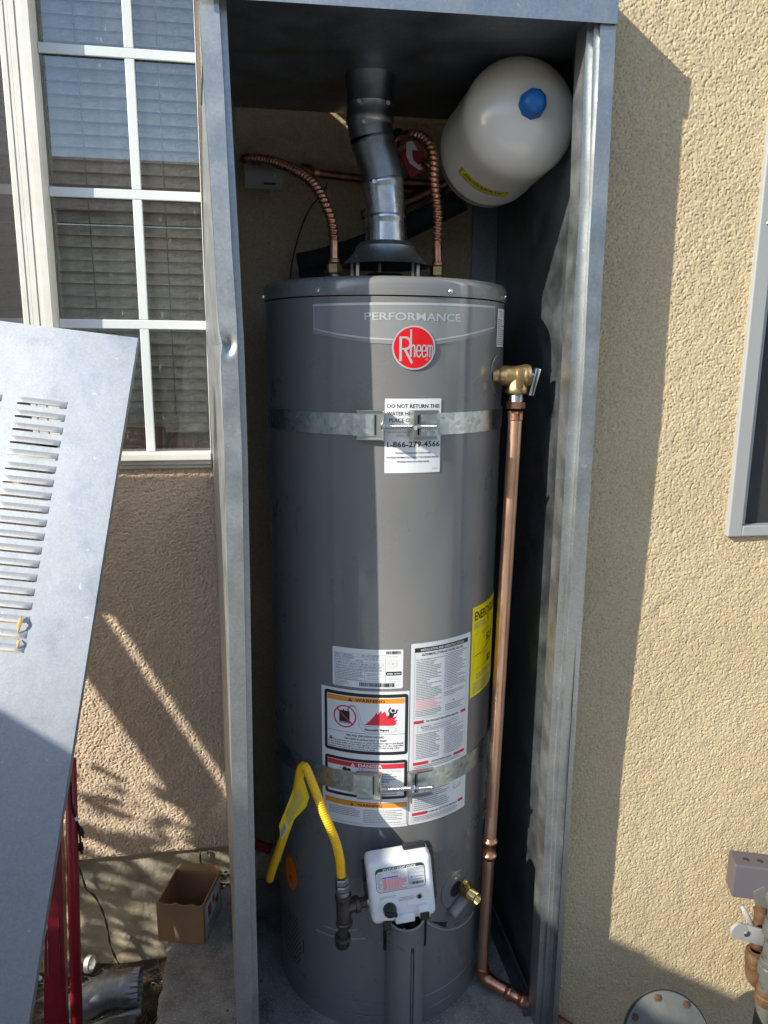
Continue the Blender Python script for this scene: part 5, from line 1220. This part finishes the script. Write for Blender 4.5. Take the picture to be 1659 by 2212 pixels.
# debris in the corner (ground about 0.2 m below the slab)
du_ = thing('duct_piece', 'dull grey sheet metal duct elbow lying among debris at the bottom left', 'duct piece', aY(240, 2110, .05))
P = [aY(150, 2200, .03), aY(190, 2165, .05), aY(235, 2142, .06), aY(272, 2136, .06), aY(303, 2132, .06)]; P = spline(P, .006); n = len(P)
q = MB(); q.tube(P, lambda i, a_: .040+(.0016*math.sin(a_*22) if i > n*.82 else 0)+(.002 if abs(i-n*.8) < 1.2 else 0), 66, cap=False); q.build('elbow', M['old_duct'], du_, smooth=True, auto=40)
d2 = tag(MB().tube([aY(185, 2222, .0), aY(305, 2185, .02)], .011, 16).build('metal_pipe', M['old_duct'], smooth=True, auto=40), 'thin grey metal pipe lying below the duct elbow at the bottom left', 'pipe')
d3 = tag(MB().tube([aY(170, 2225, -.06), aY(292, 2208, -.04)], .014, 16).build('metal_pipe', M['painted_pipe'], smooth=True, auto=40), 'pale pipe length at the very bottom edge below the thin grey pipe', 'pipe')
q = MB(); q.bbox((-.022, -.004, -.012), (.022, .004, .012), .002, None, Matrix.Translation(aY(247, 2107, .1)) @ Matrix.Rotation(-.1, 4, 'Y')); tag(q.build('metal_bracket', M['old_duct']), 'small flat grey bracket on the dirt behind the duct elbow', 'bracket')
q = MB(); c_ = aY(188, 2082, .12); q.lathe([(.014, 0), (.019, .001), (.019, .012), (.014, .013), (.012, 0)], c_, (1, -.3, .1), 20); tag(q.build('pipe_ring', M['vinyl'], smooth=True, auto=40), 'small white pipe ring against the foundation beside the red frame', 'pipe ring')
v1 = [(168, 1870), (178, 1895), (186, 1920), (205, 1937), (222, 1970), (233, 2010), (238, 2040), (248, 2065), (262, 2090), (280, 2107)]
tag(MB().tube(spline([aY(x, y, YW+.012-.0006*(y-1870)*.15) for x, y in v1], .006), lambda i, a_: .0022+.0009*math.sin(i*.9), 7).build('dry_vine', M['vine'], smooth=True), 'long dry brown root creeping down the concrete foundation', 'root')
tag(MB().tube(spline([aY(x, y, YW+.01) for x, y in ((433, 1838), (432, 1850), (434, 1866))], .006), .0022, 7).build('dry_vine', M['vine'], smooth=True), 'short dark root under the stucco edge above the cardboard box', 'root')
random.seed(3); mb = MB()
for i in range(420):
    x = random.uniform(-.78, -.5); y = random.uniform(-.25, .24); z = -.205; a_ = random.uniform(0, 6.3); l = random.uniform(.01, .06); p0_ = Vector((x, y, z+random.uniform(0, .02))); p1_ = p0_+Vector((math.cos(a_)*l, math.sin(a_)*l, random.uniform(-.004, .012)))
    mb.tube([p0_, (p0_+p1_)/2+Vector((0, 0, random.uniform(0, .004))), p1_], .0009, 4, random.choice((M['vine'], M['wood'], M['iron'])))
o = mb.build('twig_litter'); tag(o, 'loose dry twigs and debris littering the dirt below the window wall', 'twigs'); o['kind'] = 'stuff'
mb = MB()
for i in range(42):
    cx1, cy1 = aZ(478, 1905, 0).x, aZ(478, 1905, 0).y; a_ = random.uniform(0, 6.3); p_ = Vector((cx1+random.gauss(0, .012), min(cy1+random.gauss(0, .015), YW), random.uniform(.0, .04))); d_ = Vector((random.uniform(-1, 1), random.uniform(-1, 1), random.uniform(-.5, 1))).normalized()
    s_ = d_.orthogonal().normalized(); mb.add([p_, p_+d_*.007+s_*.003, p_+d_*.014, p_+d_*.007-s_*.003], [(0, 1, 2, 3)])
o = mb.build('dead_leaves', M['vine']); tag(o, 'small heap of dark dead leaves in the corner behind the cardboard box', 'leaves'); o['kind'] = 'stuff'

# ================================================================== RIGHT: gas meter parts
gmx = thing('meter_cover', 'round grey metal cover with bolts at the bottom right edge', 'meter cover', aY(1443, 2240, -.42))
nm = Vector((-.06, -.86, .50)).normalized(); ctr = aY(1443, 2250, -.43); RM = .0805
q = MB(); q.lathe([(RM*.25, -.14), (RM*.3, -.02), (RM*1.0, -.0125), (RM*1.02, -.010), (RM*1.02, -.004), (RM, -.0025), (RM, .0), (RM*.97, .0018), (RM*.82, .002), (RM*.76, .0055), (RM*.4, .008), (0, .0085)], ctr, nm, 64); q.build('cover_plate', M['meter_paint'], gmx, smooth=True, auto=40)
q = MB(); q.lathe([(RM*1.005, -.0032), (RM*1.03, -.0032), (RM*1.03, -.0025), (RM*1.005, -.0025)], ctr, nm, 64); q.build('gasket', M['black'], gmx)
uu = (Vector((0, 0, 1))-nm*nm.z).normalized(); rr2 = nm.cross(uu)
for k in range(8):
    a_ = R_(-8+45*k); p_ = ctr+(uu*math.cos(a_)-rr2*math.sin(a_))*RM*.89; q = MB(); nut(q, p_+nm*.001, nm, .0066, .0042); q.lathe([(0, .007), (.003, .0065), (.0034, .004)], p_, nm, 12); q.build('bolt', M['rust'], gmx, smooth=True, auto=30)
tag(MB().cyl((.40, -.30, .008), (.47, -.60, .012), .012, 16).build('old_pipe', M['iron'], smooth=True, auto=40), 'dark old pipe lying along the base of the right stucco wall', 'pipe')
br_ = thing('pipe_bracket', 'violet grey steel bracket box holding the gas riser at the lower right edge', 'bracket', aY(1630, 1900, -.30))
yb = -.30; a_ = aY(1596, 1877, yb); b_ = aY(1659, 1898, yb); c_ = aY(1595, 1946, yb)
x0_, zt_, zb_ = a_.x, a_.z, c_.z
mbk = Matrix.Translation((x0_, yb+.012, 0)) @ Matrix.Rotation(R_(-20), 4, 'Z'); q = MB(); q.bbox((0, 0, zb_), (.14, .05, zt_), .003, None, mbk); q.build('channel', M['bracket'], br_)
for dx in (.026, .052): q = MB(); q.lathe([(0, -.0006), (.0052, -.0004), (.0062, .0004), (.0052, .0008), (0, .0004)], mbk @ Vector((dx, .022, zt_)), (0, 0, 1), 18); q.build('plug', M['iron'], br_, smooth=True)
hx = aY(1650, 1930, yb); q = MB(); nut(q, (hx.x+.004, yb-.004, hx.z), (-.3, -1, 0), .030, .007); q.build('hex_nut', M['meter_paint'], br_)
rs = thing('gas_riser', 'flaking grey painted gas pipe with rust, running down the right edge', 'pipe', (hx.x+.01, yb-.02, 0))
q = MB(); xx = hx.x+.012; yy = yb-.028
q.tube(spline([(xx, yb, hx.z), (xx, yb-.016, hx.z-.002), (xx, yy, hx.z-.02), (xx+.001, yy, hx.z-.06), (xx, yy, .09), (xx-.002, yy, -.02)], .006), .0175, 26); q.build('pipe', M['painted_pipe'], rs, smooth=True)
for z in (hx.z-.075, hx.z-.165, .05):
    q = MB(); q.lathe([(.0175, 0), (.0225, .003), (.0225, .02), (.0205, .022), (.0205, .034), (.0175, .036)], (xx, yy, z), (0, 0, 1), 28); q.build('coupling', M['painted_pipe'] if z > .1 else M['rust'], rs, smooth=True, auto=40)
rv2 = thing('rusty_valve', 'rust covered union and elbow beside the gas riser at the right edge', 'valve', aY(1630, 2100, -.28))
vx_ = aY(1633, 2050, -.275); q = MB()
q.tube(spline([(vx_.x+.01, -.262, zb_+.002), (vx_.x+.006, -.268, vx_.z+.04), (vx_.x+.004, -.272, vx_.z)], .006), .012, 20); q.build('pipe', M['rust'], rv2, smooth=True)
q = MB(); q.lathe([(.012, 0), (.020, .002), (.021, .008), (.018, .010), (.0205, .014), (.0205, .026), (.017, .028), (.018, .034), (.012, .036)], (vx_.x+.004, -.272, vx_.z-.005), (0, 0, -1), 26); q.build('union', M['rust'], rv2, smooth=True, auto=40)
q = MB(); q.tube(spline([(vx_.x+.004, -.272, vx_.z-.035), (vx_.x+.004, -.272, vx_.z-.06), (vx_.x+.014, -.275, vx_.z-.078), (vx_.x+.04, -.285, vx_.z-.085)], .006), .0175, 24); q.build('elbow', M['rust'], rv2, smooth=True)
tg_ = thing('pipe_clamp', 'rounded grey clamp tab with slotted screw across the gas riser', 'clamp', aY(1615, 2030, -.31))
pc = aY(1610, 2016, -.315); q = MB(); mc = Matrix.Translation(pc) @ Matrix.Rotation(R_(22), 4, 'Y'); q.bbox((-.016, 0, -.0175), (.07, .005, .0175), .002, None, mc); q.lathe([(0, -.0006), (.0175, -.0006), (.0175, .0056), (0, .0056)], mc @ Vector((-.014, 0, 0)), mc.to_3x3() @ Vector((0, 1, 0)), 24); q.build('tab', M['win_grey'], tg_, smooth=True, auto=40)
q = MB(); q.lathe([(.007, -.0002), (.0065, .0012), (0, .0016)], mc @ Vector((.004, 0, 0)), (0, -1, 0), 18); q.build('screw', M['zinc'], tg_, smooth=True)
MB().box((-.001, -.0022, -.006), (.001, -.0012, .006), None, mc @ Matrix.Translation((.004, 0, 0))).build('screw_slot', M['dark'], tg_)
q = MB(); a_ = aY(1603, 1958, -.262); b_ = aY(1636, 2020, -.262); tag(MB().tube([a_, b_], .005, 10).build('grey_strut', M['win_grey'], smooth=True), 'thin grey strut slanting below the violet bracket on the right', 'strut')

# ================================================================== beyond the frame: what the glass and steel reflect, what is added to shade the corner
nh = thing('neighbour_house', 'low tan neighbouring house across the side yard, seen mirrored in the window glass', 'house', (0, -6.2, -.2))
MB().box((-9, -6.9, -.2), (7, -6.2, 2.55)).build('wall', M['siding'], nh)
mb = MB()
for k in range(13): mb.box((-9, -6.2, -.1+k*.2), (7, -6.185+.0, .02+k*.2+.06))
mb.build('siding_boards', M['siding'], nh)
MB().hexa([(-9.4, -5.8, 2.5), (7.4, -5.8, 2.5), (7.4, -8.2, 3.5), (-9.4, -8.2, 3.5), (-9.4, -5.8, 2.62), (7.4, -5.8, 2.62), (7.4, -8.2, 3.62), (-9.4, -8.2, 3.62)]).build('roof', M['roof_tile'], nh)
fe = thing('shade_fence', 'weathered board fence added out of view at the left to shade the low corner', 'fence', (-1.66, -1.4, -.2))  # unseen fence, added to keep sun off the low corner
for k in range(13):
    y0 = -2.7+k*.146; q = MB().bbox((-1.675, y0, -.2), (-1.655, y0+.14, 1.40+random.uniform(-.012, .012)), .003).build('board', M['wood'], fe)
MB().box((-1.71, -2.7, .25), (-1.676, -.805, .33)).build('rail', M['wood'], fe); MB().box((-1.71, -2.7, 1.05), (-1.676, -.805, 1.13)).build('rail', M['wood'], fe)
sh = thing('shade_shrub', 'loose leafy shrub added out of view at the left to dapple the low wall', 'shrub', (-2.0, -.4, -.2))  # unseen shrub, added for dappled shade on the low wall
mb = MB(); random.seed(21)
for i in range(1100):
    while True:
        p_ = Vector((random.uniform(-1, 1), random.uniform(-1, 1), random.uniform(-1, 1)))
        if p_.length < 1: break
    c_ = Vector((-2.0+p_.x*.30, -.42+p_.y*.30, .62+p_.z*.55)); d_ = Vector((random.uniform(-1, 1), random.uniform(-1, 1), random.uniform(-.6, .6))).normalized(); s_ = d_.orthogonal().normalized(); l_ = random.uniform(.025, .06)
    mb.add([c_, c_+d_*l_*.5+s_*l_*.3, c_+d_*l_, c_+d_*l_*.5-s_*l_*.3], [(0, 1, 2, 3)])
M['foliage'] = mat('foliage', (.05, .085, .03), .7)
o = mb.build('foliage', M['foliage'], sh); o['kind'] = 'stuff'
for k in range(6):
    a_ = k*1.05; MB().tube(spline([(-2.0, -.4, -.2), (-2.0+.08*math.cos(a_), -.4+.08*math.sin(a_), .3), (-2.0+.2*math.cos(a_), -.42+.2*math.sin(a_), .9)], .05), .006, 7).build('stem', M['vine'], sh)
# unseen sheet and plank, added left of the door to shade the wall; the gap between them lets a streak of sun through
def shadow_src(x, z, Y): k = (YW-Y); return Vector((x-SUN.x/SUN.y*k, Y, z-SUN.z/SUN.y*k))
def leaning(x_top, z_top, wdt, label, name, cat, m, lean=.34, z_end=-.19, dx=0.0, Yt=-.10):
    P_ = shadow_src(x_top, z_top, Yt); h_ = P_.z-z_end; e_ = Vector((dx, -lean, -math.sqrt(1-lean*lean-dx*dx))); L_ = h_/-e_.z
    a_ = [P_, P_+Vector((wdt, 0, 0)), P_+Vector((wdt, 0, 0))+e_*L_, P_+e_*L_]; o2 = Vector((0, .012, 0))
    tag(MB().hexa([a_[3], a_[2], a_[2]+o2, a_[3]+o2, a_[0], a_[1], a_[1]+o2, a_[0]+o2]).build(name, m), label, cat)
leaning(-.735, 1.045, .47, 'plain sheet added out of view left of the louvred door to shade the wall', 'shade_sheet', 'sheet', M['vinyl'])
leaning(-.885, 1.045, .114, 'narrow plank added out of view beside the plain sheet to shade the wall', 'shade_plank', 'plank', M['wood'])
P_ = shadow_src(-.60, .775, -.10); tag(MB().bbox((P_.x-.6, P_.y-.03, P_.z), (P_.x, P_.y-.005, P_.z+.27), .002).build('shade_board', M['wood']), 'wide board added out of view across the plank and sheet to shade the wall', 'board')  # unseen board, added to shade the wall above the sun streak
